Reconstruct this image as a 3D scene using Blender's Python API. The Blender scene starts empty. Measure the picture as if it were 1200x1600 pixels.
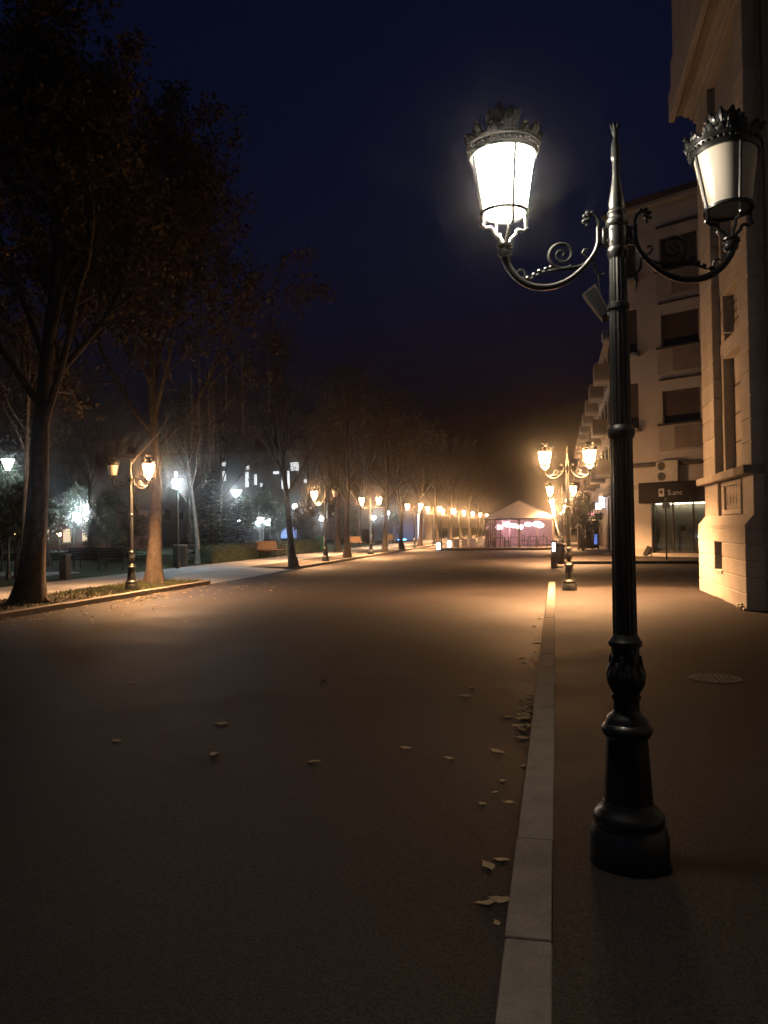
import bpy, math, random
from mathutils import Vector, Matrix

SC = bpy.context.scene
COL = SC.collection
R = math.radians

# ------------------------------------------------------------------ camera
cam_d = bpy.data.cameras.new('camera')
cam = bpy.data.objects.new('camera', cam_d)
COL.objects.link(cam)
cam_d.sensor_fit = 'VERTICAL'
cam_d.sensor_height = 24.0
cam_d.lens = 24.0 * 1240 / 1600
cam_d.clip_start = 0.05
cam_d.clip_end = 3000
cam.matrix_world = (Matrix.Translation((0, 0, 1.6)) @ Matrix.Rotation(R(12.2), 4, 'Z')
                    @ Matrix.Rotation(R(90 + 1.14), 4, 'X') @ Matrix.Rotation(R(-0.8), 4, 'Z'))
SC.camera = cam

# ------------------------------------------------------------------ night sky
w = bpy.data.worlds.new('World')
SC.world = w
w.use_nodes = True
nt = w.node_tree
bg = nt.nodes['Background']
sky = nt.nodes.new('ShaderNodeTexSky')
sky.sky_type = 'NISHITA'
sky.sun_disc = False
sky.sun_elevation = R(-2.3)
sky.sun_rotation = R(190)
sky.air_density = 1.0
sky.dust_density = 1.0
sky.ozone_density = 3.6
nt.links.new(sky.outputs['Color'], bg.inputs['Color'])
bg.inputs['Strength'].default_value = 0.125

# ------------------------------------------------------------------ render settings
SC.view_settings.view_transform = 'Standard'
SC.view_settings.look = 'None'
SC.view_settings.exposure = 0.0
SC.view_settings.gamma = 1.0
SC.view_settings.use_curve_mapping = False
SC.render.engine = 'CYCLES'
cy = SC.cycles
cy.use_denoising = True
try:
    cy.denoiser = 'OPENIMAGEDENOISE'
except Exception:
    pass
cy.max_bounces = 4
cy.diffuse_bounces = 1
cy.glossy_bounces = 1
cy.transmission_bounces = 4
cy.transparent_max_bounces = 8
cy.volume_bounces = 0
cy.sample_clamp_indirect = 3.0
cy.caustics_reflective = False
cy.caustics_refractive = False
cy.use_light_tree = True
cy.use_adaptive_sampling = True
cy.adaptive_threshold = 0.03
cy.adaptive_min_samples = 32
cy.light_sampling_threshold = 0.03

rnd = random.Random(7)


# ------------------------------------------------------------------ materials
def mat(name, col, rough=0.7, col2=None, scale=4.0, detail=6.0, bump=0.0, bscale=None, metal=0.0, spec=0.5,
        speck=0.0, speck_scale=180.0, coat=0.0, island=0.0, coords='Object', rough2=None, bdist=0.01, objrand=0.0):
    m = bpy.data.materials.new(name)
    m.use_nodes = True
    t = m.node_tree
    b = t.nodes['Principled BSDF']
    b.inputs['Roughness'].default_value = rough
    b.inputs['Metallic'].default_value = metal
    b.inputs['Specular IOR Level'].default_value = spec
    b.inputs['Coat Weight'].default_value = coat
    b.inputs['Coat Roughness'].default_value = 0.12
    tc = t.nodes.new('ShaderNodeTexCoord')
    out = None
    if col2 is not None:
        n = t.nodes.new('ShaderNodeTexNoise')
        n.inputs['Scale'].default_value = scale
        n.inputs['Detail'].default_value = detail
        n.inputs['Roughness'].default_value = 0.62
        t.links.new(tc.outputs[coords], n.inputs['Vector'])
        r = t.nodes.new('ShaderNodeValToRGB')
        r.color_ramp.elements[0].position = 0.32
        r.color_ramp.elements[1].position = 0.68
        r.color_ramp.elements[0].color = (*col, 1)
        r.color_ramp.elements[1].color = (*col2, 1)
        t.links.new(n.outputs['Fac'], r.inputs['Fac'])
        out = r.outputs['Color']
        if rough2 is not None:
            mr = t.nodes.new('ShaderNodeMapRange')
            mr.inputs['From Min'].default_value = 0.3
            mr.inputs['From Max'].default_value = 0.7
            mr.inputs['To Min'].default_value = rough
            mr.inputs['To Max'].default_value = rough2
            t.links.new(n.outputs['Fac'], mr.inputs['Value'])
            t.links.new(mr.outputs['Result'], b.inputs['Roughness'])
    if island > 0:
        g = t.nodes.new('ShaderNodeNewGeometry')
        h = t.nodes.new('ShaderNodeHueSaturation')
        mr = t.nodes.new('ShaderNodeMapRange')
        mr.inputs['To Min'].default_value = 1 - island
        mr.inputs['To Max'].default_value = 1 + island
        t.links.new(g.outputs['Random Per Island'], mr.inputs['Value'])
        t.links.new(mr.outputs['Result'], h.inputs['Value'])
        m2 = t.nodes.new('ShaderNodeMapRange')
        m2.inputs['To Min'].default_value = 0.5 - island * 0.07
        m2.inputs['To Max'].default_value = 0.5 + island * 0.07
        t.links.new(g.outputs['Random Per Island'], m2.inputs['Value'])
        t.links.new(m2.outputs['Result'], h.inputs['Hue'])
        if out is not None:
            t.links.new(out, h.inputs['Color'])
        else:
            h.inputs['Color'].default_value = (*col, 1)
        out = h.outputs['Color']
    if objrand > 0 and out is not None:
        oi = t.nodes.new('ShaderNodeObjectInfo')
        mr = t.nodes.new('ShaderNodeMapRange')
        mr.inputs['To Min'].default_value = 1 - objrand
        mr.inputs['To Max'].default_value = 1 + objrand
        t.links.new(oi.outputs['Random'], mr.inputs['Value'])
        mo = t.nodes.new('ShaderNodeVectorMath')
        mo.operation = 'SCALE'
        t.links.new(out, mo.inputs[0])
        t.links.new(mr.outputs['Result'], mo.inputs['Scale'])
        out = mo.outputs['Vector']
    if speck > 0:
        n2 = t.nodes.new('ShaderNodeTexNoise')
        n2.inputs['Scale'].default_value = speck_scale
        n2.inputs['Detail'].default_value = 3
        t.links.new(tc.outputs[coords], n2.inputs['Vector'])
        mr = t.nodes.new('ShaderNodeMapRange')
        mr.inputs['From Min'].default_value = 0.3
        mr.inputs['From Max'].default_value = 0.7
        mr.inputs['To Min'].default_value = 1 - speck
        mr.inputs['To Max'].default_value = 1 + speck
        t.links.new(n2.outputs['Fac'], mr.inputs['Value'])
        mx = t.nodes.new('ShaderNodeVectorMath')
        mx.operation = 'SCALE'
        if out is not None:
            t.links.new(out, mx.inputs[0])
        else:
            mx.inputs[0].default_value = col
        t.links.new(mr.outputs['Result'], mx.inputs['Scale'])
        out = mx.outputs['Vector']
    if out is not None:
        t.links.new(out, b.inputs['Base Color'])
    else:
        b.inputs['Base Color'].default_value = (*col, 1)
    if bump > 0:
        n3 = t.nodes.new('ShaderNodeTexNoise')
        n3.inputs['Scale'].default_value = bscale or scale * 8
        n3.inputs['Detail'].default_value = 5
        t.links.new(tc.outputs[coords], n3.inputs['Vector'])
        bp = t.nodes.new('ShaderNodeBump')
        bp.inputs['Strength'].default_value = bump
        bp.inputs['Distance'].default_value = bdist
        t.links.new(n3.outputs['Fac'], bp.inputs['Height'])
        t.links.new(bp.outputs['Normal'], b.inputs['Normal'])
    return m


def cracks(m, scale=0.30, width=0.0045, amount=0.25):
    # thin wandering cracks in the surfacing: darker and sunk
    t = m.node_tree
    b = t.nodes['Principled BSDF']
    src = b.inputs['Base Color'].links[0].from_socket
    tc = t.nodes.new('ShaderNodeTexCoord')
    n = t.nodes.new('ShaderNodeTexNoise')
    n.inputs['Scale'].default_value = 1.6
    n.inputs['Detail'].default_value = 8
    t.links.new(tc.outputs['Object'], n.inputs['Vector'])
    mx = t.nodes.new('ShaderNodeMix')
    mx.data_type = 'VECTOR'
    mx.inputs['Factor'].default_value = 0.28
    t.links.new(tc.outputs['Object'], mx.inputs['A'])
    t.links.new(n.outputs['Color'], mx.inputs['B'])
    v = t.nodes.new('ShaderNodeTexVoronoi')
    v.feature = 'DISTANCE_TO_EDGE'
    v.inputs['Scale'].default_value = scale
    t.links.new(mx.outputs['Result'], v.inputs['Vector'])
    r = t.nodes.new('ShaderNodeMapRange')
    r.inputs['From Min'].default_value = 0.0
    r.inputs['From Max'].default_value = width
    r.inputs['To Min'].default_value = 1 - amount
    r.inputs['To Max'].default_value = 1.0
    t.links.new(v.outputs['Distance'], r.inputs['Value'])
    sc_ = t.nodes.new('ShaderNodeVectorMath')
    sc_.operation = 'SCALE'
    t.links.new(src, sc_.inputs[0])
    t.links.new(r.outputs['Result'], sc_.inputs['Scale'])
    t.links.new(sc_.outputs['Vector'], b.inputs['Base Color'])


def emit(name, col, strength):
    m = bpy.data.materials.new(name)
    m.use_nodes = True
    b = m.node_tree.nodes['Principled BSDF']
    b.inputs['Base Color'].default_value = (0.7, 0.68, 0.6, 1)
    b.inputs['Roughness'].default_value = 0.3
    b.inputs['Emission Color'].default_value = (*col, 1)
    b.inputs['Emission Strength'].default_value = strength
    return m


def thin_glass(name, tint=(1, 1, 1), refl=0.12, rough=0.05):
    m = bpy.data.materials.new(name)
    m.use_nodes = True
    t = m.node_tree
    t.nodes.remove(t.nodes['Principled BSDF'])
    o = t.nodes['Material Output']
    tr = t.nodes.new('ShaderNodeBsdfTransparent')
    tr.inputs['Color'].default_value = (*tint, 1)
    gl = t.nodes.new('ShaderNodeBsdfGlossy')
    gl.inputs['Roughness'].default_value = rough
    mx = t.nodes.new('ShaderNodeMixShader')
    mx.inputs['Fac'].default_value = refl
    t.links.new(tr.outputs[0], mx.inputs[1])
    t.links.new(gl.outputs[0], mx.inputs[2])
    t.links.new(mx.outputs[0], o.inputs['Surface'])
    return m


M = {}
M['asphalt'] = mat('asphalt', (0.020, 0.0165, 0.0155), 0.62, (0.040, 0.033, 0.031), 0.5, 10, 0.6, 110, speck=0.75, speck_scale=95, rough2=0.78, bdist=0.004, spec=0.22)
M['walk'] = mat('sidewalk_asphalt', (0.021, 0.0175, 0.016), 0.66, (0.042, 0.0345, 0.032), 0.8, 10, 0.6, 90, speck=0.7, speck_scale=80, rough2=0.8, bdist=0.004, spec=0.2)
cracks(M['asphalt'])
cracks(M['walk'], 0.42, 0.005)
M['path'] = mat('path_paving', (0.26, 0.27, 0.28), 0.75, (0.36, 0.36, 0.37), 0.8, 8, 0.3, 60, speck=0.2, speck_scale=60)
M['verge'] = mat('verge_asphalt', (0.06, 0.054, 0.048), 0.7, (0.10, 0.09, 0.08), 1.2, 9, 0.5, 60, speck=0.4, speck_scale=60, spec=0.2)
M['kerb'] = mat('kerb_concrete', (0.17, 0.15, 0.13), 0.85, (0.25, 0.225, 0.195), 5, 9, 0.5, 90, speck=0.25, speck_scale=160)
M['earth'] = mat('earth', (0.03, 0.024, 0.016), 0.95, (0.055, 0.045, 0.028), 1.5, 8, 0.8, 20, bdist=0.03)
M['grass'] = mat('grass_blade', (0.05, 0.06, 0.018), 0.8, island=0.45)
M['lawn'] = mat('lawn', (0.018, 0.035, 0.012), 0.95, (0.035, 0.06, 0.02), 2.0, 8, 0.9, 30, bdist=0.04)
M['iron'] = mat('painted_iron', (0.010, 0.012, 0.012), 0.3, (0.016, 0.018, 0.017), 14, 5, 0.12, 60, spec=0.6, coat=0.22, rough2=0.45, bdist=0.003)
M['opal'] = mat('opal_glass', (0.80, 0.74, 0.64), 0.32, (0.74, 0.68, 0.58), 6, 3, spec=0.5)
M['lamp_near'] = emit('lantern_glass_near', (1.0, 0.86, 0.68), 145)
M['lamp'] = emit('lantern_glass_sodium', (1.0, 0.50, 0.20), 300)
M['lamp_white'] = emit('park_lamp_glass', (0.80, 0.95, 1.0), 380)
M['globe_white'] = emit('park_globe_glass', (0.82, 0.96, 1.0), 200)
M['globe_dim'] = emit('park_lamp_glass_dim', (0.82, 0.96, 1.0), 60)
M['warm_small'] = emit('small_warm_lamp', (1.0, 0.66, 0.25), 60)
M['bark'] = mat('bark', (0.030, 0.024, 0.019), 0.95, (0.085, 0.066, 0.050), 7, 8, 0.9, 30, bdist=0.02)
M['bark_pale'] = mat('pale_bark', (0.16, 0.15, 0.13), 0.9, (0.34, 0.33, 0.30), 5, 8, 0.6, 30, bdist=0.015)
M['twig'] = mat('twig', (0.07, 0.05, 0.036), 0.9, island=0.3)
M['leaf_brown'] = mat('autumn_leaf', (0.10, 0.062, 0.026), 0.75, island=0.5)
M['leaf_green'] = mat('green_leaf', (0.045, 0.065, 0.028), 0.7, island=0.5)
M['needle'] = mat('spruce_needle', (0.07, 0.095, 0.08), 0.7, island=0.45)
M['needle_dark'] = mat('dark_needle', (0.03, 0.045, 0.03), 0.7, island=0.45)
M['fallen'] = mat('fallen_leaf', (0.50, 0.39, 0.25), 0.8, (0.38, 0.26, 0.14), 20, 4, island=0.35)
M['stone'] = mat('facade_stone', (0.42, 0.385, 0.335), 0.88, (0.56, 0.52, 0.46), 1.3, 10, 0.4, 50, speck=0.14, speck_scale=30, bdist=0.01, objrand=0.10)
M['stone_dark'] = mat('stained_stone', (0.20, 0.17, 0.14), 0.9, (0.34, 0.29, 0.24), 2.5, 9, 0.35, 40, bdist=0.008)
M['plaster'] = mat('ochre_plaster', (0.48, 0.44, 0.38), 0.92, (0.62, 0.57, 0.50), 0.7, 10, 0.3, 30, speck=0.08, speck_scale=20, bdist=0.008)
M['plaster2'] = mat('grey_plaster', (0.34, 0.305, 0.26), 0.92, (0.48, 0.44, 0.38), 0.8, 10, 0.3, 30, bdist=0.008)
M['spandrel'] = mat('worn_panel', (0.20, 0.165, 0.135), 0.85, (0.30, 0.25, 0.20), 2.0, 8, 0.3, 25)
M['shutter'] = mat('rolled_shutter', (0.075, 0.05, 0.038), 0.6, (0.10, 0.07, 0.05), 6, 4)
M['darkglass'] = mat('dark_window_glass', (0.012, 0.012, 0.014), 0.12, spec=0.6)
M['frame'] = mat('brown_frame', (0.06, 0.045, 0.035), 0.5)
M['white'] = mat('white_paint', (0.72, 0.70, 0.66), 0.5, (0.62, 0.60, 0.56), 8, 4)
M['fascia'] = mat('dark_fascia', (0.014, 0.010, 0.009), 0.6, (0.02, 0.014, 0.012), 4, 3, spec=0.15)
M['shopglass'] = thin_glass('shop_glass', (0.75, 0.8, 0.8), 0.2, 0.04)
M['shopwall'] = mat('shop_interior', (0.30, 0.27, 0.22), 0.8, (0.42, 0.38, 0.32), 1.2, 5)
M['roof'] = mat('roof_tile', (0.09, 0.055, 0.04), 0.85, (0.13, 0.08, 0.055), 6, 6)
M['roof_metal'] = mat('roof_metal', (0.30, 0.28, 0.25), 0.45, (0.22, 0.2, 0.18), 3, 5)
M['tent'] = mat('tent_fabric', (0.66, 0.62, 0.55), 0.75, (0.58, 0.54, 0.48), 0.9, 7, 0.3, 6, bdist=0.03)
M['tent_frame'] = mat('tent_frame', (0.05, 0.035, 0.03), 0.6)
M['pvc'] = thin_glass('clear_pvc', (0.98, 0.94, 0.96), 0.08, 0.15)
M['pink_wall'] = mat('pink_drape', (0.80, 0.54, 0.58), 0.85, (0.74, 0.44, 0.50), 2.5, 4)
M['pink_lamp'] = emit('paper_lantern', (1.0, 0.70, 0.70), 22.0)
M['deck'] = mat('deck_board', (0.10, 0.075, 0.055), 0.7, (0.15, 0.11, 0.08), 3, 6, 0.3, 20)
M['chair'] = mat('dark_chair', (0.03, 0.024, 0.026), 0.6)
M['wood'] = mat('bench_wood', (0.30, 0.17, 0.06), 0.55, (0.38, 0.22, 0.09), 9, 6, 0.2, 30)
M['wood_dark'] = mat('dark_bench_wood', (0.035, 0.03, 0.028), 0.6, (0.05, 0.042, 0.036), 9, 6)
M['green'] = mat('green_plastic', (0.05, 0.22, 0.09), 0.45, (0.06, 0.26, 0.11), 5, 3)
M['bin'] = mat('dark_bin', (0.02, 0.022, 0.022), 0.5, (0.035, 0.035, 0.034), 6, 4)
M['lightbox'] = emit('light_box', (0.86, 0.94, 1.0), 3.0)
M['sign_white'] = emit('shop_sign', (0.9, 0.95, 1.0), 9.0)
M['sign_pink'] = emit('pink_neon', (1.0, 0.25, 0.35), 5.0)
M['sign_yellow'] = emit('yellow_strip', (1.0, 0.72, 0.25), 5.0)
M['screen_blue'] = emit('blue_screen', (0.03, 0.22, 0.9), 0.7)  # kiosk screen, and the added panel of blue building glow
M['lit_window'] = emit('lit_window', (0.92, 0.96, 1.0), 1.3)
M['lit_warm'] = emit('lit_warm_window', (1.0, 0.72, 0.4), 0.8)
M['shop_strip'] = emit('shop_light_strip', (1.0, 0.80, 0.55), 30.0)  # glow for the added strip that brightens the shop interior
M['blue_wash'] = emit('blue_wash_lamp', (0.04, 0.28, 1.0), 160)
M['cord'] = mat('pale_cord', (0.20, 0.18, 0.15), 0.5)
M['ac'] = mat('ac_housing', (0.60, 0.56, 0.50), 0.5, (0.5, 0.46, 0.4), 3, 5)
M['letter'] = mat('white_lettering', (0.5, 0.49, 0.47), 0.5)
M['redwall'] = mat('red_render', (0.16, 0.05, 0.03), 0.85, (0.2, 0.07, 0.04), 1.0, 5)  # red light on the restaurant, put into the wall colour
M['greywall'] = mat('far_block_render', (0.16, 0.15, 0.15), 0.9, (0.22, 0.21, 0.2), 0.6, 6)
M['iron_cover'] = mat('cast_cover', (0.07, 0.065, 0.06), 0.5, (0.10, 0.09, 0.085), 20, 4, 0.4, 60)


# ------------------------------------------------------------------ mesh builder
class MB:
    def __init__(self):
        self.v = []
        self.f = []
        self.mi = []
        self.cur = 0

    def add(self, vs, fs):
        o = len(self.v)
        self.v.extend(vs)
        for f in fs:
            self.f.append(tuple(i + o for i in f))
            self.mi.append(self.cur)

    def box(self, c, s, bev=0.0, rz=0.0, rx=0.0, ry=0.0):
        hx, hy, hz = s[0] / 2, s[1] / 2, s[2] / 2
        rot = None
        if rz or rx or ry:
            rot = Matrix.Rotation(rz, 3, 'Z') @ Matrix.Rotation(ry, 3, 'Y') @ Matrix.Rotation(rx, 3, 'X')
        c = Vector(c)
        if bev <= 0:
            vs = [Vector((x * hx, y * hy, z * hz)) for x in (-1, 1) for y in (-1, 1) for z in (-1, 1)]
            fs = [(0, 1, 3, 2), (4, 6, 7, 5), (0, 4, 5, 1), (2, 3, 7, 6), (0, 2, 6, 4), (1, 5, 7, 3)]
        else:
            b = min(bev, hx * .9, hy * .9, hz * .9)
            vs = []
            idx = {}
            for x in (-1, 1):
                for y in (-1, 1):
                    for z in (-1, 1):
                        idx[(x, y, z)] = len(vs)
                        vs.append(Vector((x * hx, y * (hy - b), z * (hz - b))))
                        vs.append(Vector((x * (hx - b), y * hy, z * (hz - b))))
                        vs.append(Vector((x * (hx - b), y * (hy - b), z * hz)))
            fs = []
            for s_ in (-1, 1):
                fs.append([idx[(s_, a, d)] for a, d in ((-1, -1), (1, -1), (1, 1), (-1, 1))])
                fs.append([idx[(a, s_, d)] + 1 for a, d in ((-1, -1), (1, -1), (1, 1), (-1, 1))])
                fs.append([idx[(a, d, s_)] + 2 for a, d in ((-1, -1), (1, -1), (1, 1), (-1, 1))])
            for a in (-1, 1):
                for d in (-1, 1):
                    fs.append([idx[(a, d, -1)], idx[(a, d, -1)] + 1, idx[(a, d, 1)] + 1, idx[(a, d, 1)]])
                    fs.append([idx[(a, -1, d)], idx[(a, -1, d)] + 2, idx[(a, 1, d)] + 2, idx[(a, 1, d)]])
                    fs.append([idx[(-1, a, d)] + 1, idx[(-1, a, d)] + 2, idx[(1, a, d)] + 2, idx[(1, a, d)] + 1])
            for k in idx.values():
                fs.append([k, k + 1, k + 2])
            out = []
            for f in fs:
                n = (vs[f[1]] - vs[f[0]]).cross(vs[f[2]] - vs[f[0]])
                cc = sum((vs[i] for i in f), Vector()) / len(f)
                out.append(tuple(f) if n.dot(cc) > 0 else tuple(reversed(f)))
            fs = out
        if rot is not None:
            vs = [rot @ p for p in vs]
        self.add([tuple(p + c) for p in vs], fs)
        return self

    def lo(self, a, b, bev=0.0):
        return self.box([(a[i] + b[i]) / 2 for i in range(3)], [abs(b[i] - a[i]) for i in range(3)], bev)

    def lathe(self, prof, c=(0, 0, 0), seg=24, flute=0, fdepth=0.0, phase=0.0, cap=True, frange=None):
        vs = []
        fs = []
        for (r, z) in prof:
            for k in range(seg):
                a = 2 * math.pi * k / seg + phase
                rr = r
                if flute and (frange is None or frange[0] <= z <= frange[1]):
                    rr = r * (1 - fdepth * (0.5 + 0.5 * math.cos(a * flute)))
                vs.append((c[0] + rr * math.cos(a), c[1] + rr * math.sin(a), c[2] + z))
        n = len(prof)
        for i in range(n - 1):
            for k in range(seg):
                k2 = (k + 1) % seg
                fs.append((i * seg + k, i * seg + k2, (i + 1) * seg + k2, (i + 1) * seg + k))
        if cap:
            if prof[0][0] > 1e-5:
                fs.append(tuple(reversed(range(seg))))
            if prof[-1][0] > 1e-5:
                fs.append(tuple((n - 1) * seg + k for k in range(seg)))
        self.add(vs, fs)
        return self

    def tube(self, pts, rad, seg=8, cap=True):
        pts = [Vector(p) for p in pts]
        n = len(pts)
        if not hasattr(rad, '__len__'):
            rad = [rad] * n
        vs = []
        fs = []
        up = None
        for i in range(n):
            t = (pts[min(i + 1, n - 1)] - pts[max(i - 1, 0)])
            if t.length < 1e-9:
                t = Vector((0, 0, 1))
            t.normalize()
            if up is None:
                ref = Vector((0, 0, 1)) if abs(t.z) < 0.9 else Vector((1, 0, 0))
                up = t.cross(ref).normalized()
            else:
                up = (up - t * up.dot(t))
                if up.length < 1e-6:
                    up = t.orthogonal()
                up.normalize()
            side = t.cross(up)
            for k in range(seg):
                a = 2 * math.pi * k / seg
                p = pts[i] + (up * math.cos(a) + side * math.sin(a)) * rad[i]
                vs.append((p.x, p.y, p.z))
        for i in range(n - 1):
            for k in range(seg):
                k2 = (k + 1) % seg
                fs.append((i * seg + k, i * seg + k2, (i + 1) * seg + k2, (i + 1) * seg + k))
        if cap:
            fs.append(tuple(reversed(range(seg))))
            fs.append(tuple((n - 1) * seg + k for k in range(seg)))
        self.add(vs, fs)
        return self

    def prism(self, poly, y0, y1, axis='Y'):
        n = len(poly)
        vs = []
        for t in (y0, y1):
            for (a, b) in poly:
                vs.append((a, t, b) if axis == 'Y' else ((t, a, b) if axis == 'X' else (a, b, t)))
        fs = [tuple(range(n)), tuple(reversed(range(n, 2 * n)))]
        for i in range(n):
            j = (i + 1) % n
            fs.append((i, i + n, j + n, j))
        self.add(vs, fs)
        return self

    def mesh(self, name, mats, smooth=False):
        me = bpy.data.meshes.new(name)
        me.from_pydata([tuple(p) for p in self.v], [], self.f)
        if not isinstance(mats, (list, tuple)):
            mats = [mats]
        for m in mats:
            me.materials.append(M[m] if isinstance(m, str) else m)
        if len(mats) > 1:
            me.polygons.foreach_set('material_index', self.mi)
        if smooth:
            me.polygons.foreach_set('use_smooth', [True] * len(me.polygons))
            try:
                me.set_sharp_from_angle(angle=R(38))
            except Exception:
                pass
        me.update()
        return me

    def build(self, name, mats, parent=None, smooth=False):
        return link(name, self.mesh(name, mats, smooth), parent)


def link(name, data, parent=None):
    o = bpy.data.objects.new(name, data)
    COL.objects.link(o)
    if parent is not None:
        o.parent = parent
    return o


def tag(o, label, cat, group=None):
    o['label'] = label
    o['category'] = cat
    if group:
        o['group'] = group
    return o


def thing(name, label, cat, loc=(0, 0, 0), rz=0.0, group=None):
    o = link(name, None)
    o.empty_display_size = 0.2
    o.location = loc
    o.rotation_euler = (0, 0, rz)
    return tag(o, label, cat, group)


def struct(o):
    o['kind'] = 'structure'
    return o


def copy_tree(o, parent=None, swap=None):
    c = o.copy()
    COL.objects.link(c)
    c.parent = parent
    for ch in o.children:
        copy_tree(ch, c)
    return c


ORD = ['first', 'second', 'third', 'fourth', 'fifth', 'sixth', 'seventh', 'eighth', 'ninth', 'tenth', 'eleventh', 'twelfth', 'thirteenth', 'fourteenth']


# ================================================================== GROUND
KX = -10.8          # face of the left kerb
def sheet(name, x0, x1, y0, y1, z, m):
    b = MB()
    b.add([(x0, y0, z), (x1, y0, z), (x1, y1, z), (x0, y1, z)], [(0, 1, 2, 3)])
    return struct(b.build(name, m))


sheet('ground', -600, 600, -60, 1200, -0.16, 'earth')
sheet('road', KX - 0.3, 0.1, -20, 420, -0.12, 'asphalt')
sheet('side_street', 0.1, 60, 21.4, 36.0, -0.124, 'asphalt')
b = MB().lo((-0.041, -12, -0.16), (4.6, 21.2, -0.004))
struct(b.build('sidewalk', 'walk'))
b = MB().lo((-0.041, 36.2, -0.16), (20, 300, -0.004))
struct(b.build('far_sidewalk', 'walk'))
# park ground, path and lawn
b = MB().lo((-13.0, -12, -0.16), (KX - 0.19, 23.6, 0.0))
struct(b.build('verge', 'earth'))
b = MB().lo((-13.0, 32.2, -0.16), (KX - 0.19, 300, -0.002))
struct(b.build('far_verge', 'verge'))
b = MB().lo((-15.95, -12, -0.16), (-13.0, 300, 0.004))
struct(b.build('park_path', 'path'))
b = MB()
b.add([(-13.0, 23.6, 0.0), (KX - 0.001, 23.6, -0.115), (KX - 0.001, 32.2, -0.115), (-13.0, 32.2, 0.0)], [(0, 1, 2, 3)])
struct(b.build('path_ramp', 'path'))
b = MB().lo((-120, -12, -0.16), (-15.95, 300, -0.02))
struct(b.build('lawn', 'lawn'))
b = MB().lo((-40, 26.0, -0.1), (-18.6, 28.4, 0.006))
struct(b.build('park_cross_path', 'path'))

# --- kerbs, stone by stone where the joints can be seen
def kerb(name, x0, x1, y0, y1, step, near_to, ztop=0.0):
    root = link(name, None)
    struct(root)
    y = y0
    k = random.Random(int(x0 * 100) + int(y0))
    cnt = 0
    ym = min(near_to, y1)
    while y < ym - 0.02:
        l = min(step, ym - y)
        s = MB().box(((x0 + x1) / 2 + k.uniform(-.004, .004), y + l / 2, ztop - 0.11 + k.uniform(-.004, .004)),
                     (x1 - x0, l - 0.003, 0.22), 0.005, rz=k.uniform(-.003, .003))
        s.build('kerb_stone', 'kerb', root)
        cnt += 1
        y += l
    if y1 > ym + 0.05:
        s = MB().lo((x0, ym, ztop - 0.22), (x1, y1, ztop), 0.016)
        s.build('kerb_run', 'kerb', root)
    # mortar bed below the joints
    MB().lo((x0 + .012, y0, ztop - 0.23), (x1 - .012, y1, ztop - 0.010)).build('kerb_bed', 'kerb', root)
    return root


kerb('kerb', -0.222, -0.042, 0.15, 23.1, 1.0, 14.15)
kerb('far_kerb', -0.222, -0.042, 33.5, 150, 1.0, 33.5)
kerb('left_kerb', KX - 0.19, KX, 4, 23.6, 1.0, 23.6)
kerb('left_far_kerb', KX - 0.19, KX, 32.2, 160, 1.0, 60)

# manhole covers
def cover(name, label, loc, r):
    t = thing(name, label, 'manhole cover', loc)
    MB().lathe([(r, 0.0), (r, 0.006), (r * .93, 0.007), (r * .92, 0.003)], seg=32).build('rim', 'iron_cover', t)
    m = MB()
    m.lathe([(r * .9, 0.0), (r * .9, 0.006)], seg=32)
    for i in range(-4, 5):
        for j in range(-4, 5):
            if i * i + j * j < 17:
                m.box((i * r * .19, j * r * .19, 0.0075), (r * .11, r * .11, 0.004))
    m.build('lid', 'iron_cover', t)


cover('manhole_cover', 'round iron cover in the right sidewalk beside the nearest lamp post', (1.58, 8.75, -0.003), 0.26)
cover('manhole_cover', 'round iron cover in the middle of the roadway', (-4.25, 30.2, -0.118), 0.34)


# ================================================================== STREET LAMP
PX = 0.003056
def zz(v):
    return 1.6 + (819.5 - v) * PX


PRO = [(1352, 60), (1300, 60), (1297, 58), (1290, 57), (1286, 53), (1280, 52), (1276, 54), (1270, 54), (1264, 50), (1258, 43), (1252, 40), (1248, 38.5)]
SH0 = [(1248, 38), (1150, 31.5)]
RING1 = [(1150, 33), (1146, 36), (1141, 38.5), (1135, 38.5), (1131, 36), (1128, 32), (1122, 31), (1117, 29), (1113, 23), (1108, 21)]
NECK = [(1108, 20.5), (1098, 19.5), (1092, 20), (1090, 22.5), (1085, 22.5), (1083, 20)]
BULB = [(1083, 20.5), (1078, 23), (1070, 27.5), (1060, 30), (1052, 29.5), (1044, 26), (1034, 22.5), (1022, 21), (1010, 21.5), (1008, 25.5), (1001, 26), (998, 23.5), (994, 21), (990, 19)]
SHAFT = [(990, 18.7), (940, 18.4), (860, 18.0), (780, 17.7), (700, 17.2), (684, 17.2)]
RING2 = [(684, 17.5), (680, 20), (676, 21.5), (670, 21.5), (666, 19), (662, 17)]
SHAFT2 = [(662, 16.6), (600, 16.0), (520, 15.0), (440, 13.8), (398, 13.2)]
COLLAR = [(398, 13.4), (394, 15), (388, 16.5), (383, 16.5), (380, 14.5), (378, 14.8), (348, 14.8), (345, 17.5), (340, 18), (336, 17), (333, 14), (329, 13.6), (326, 15), (322, 14), (319, 11.5)]
TOP = [(319, 11.5), (315, 12.6), (310, 12.4), (304, 11.2), (294, 9.3), (280, 7), (276, 6.2), (272, 6), (250, 5.3), (248, 7.2), (244, 7.8), (241, 7.2), (238, 6.8), (228, 6.9), (222, 5.6), (217, 3.6), (215, 3.2), (211, 5), (206, 5.8), (203, 5.4), (200, 4)]


TOP = [(319 - (319 - v) * 1.11, h) for v, h in TOP]
def prof(l):
    return [(h * PX, max(zz(v), 0.0)) for v, h in l]


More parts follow.
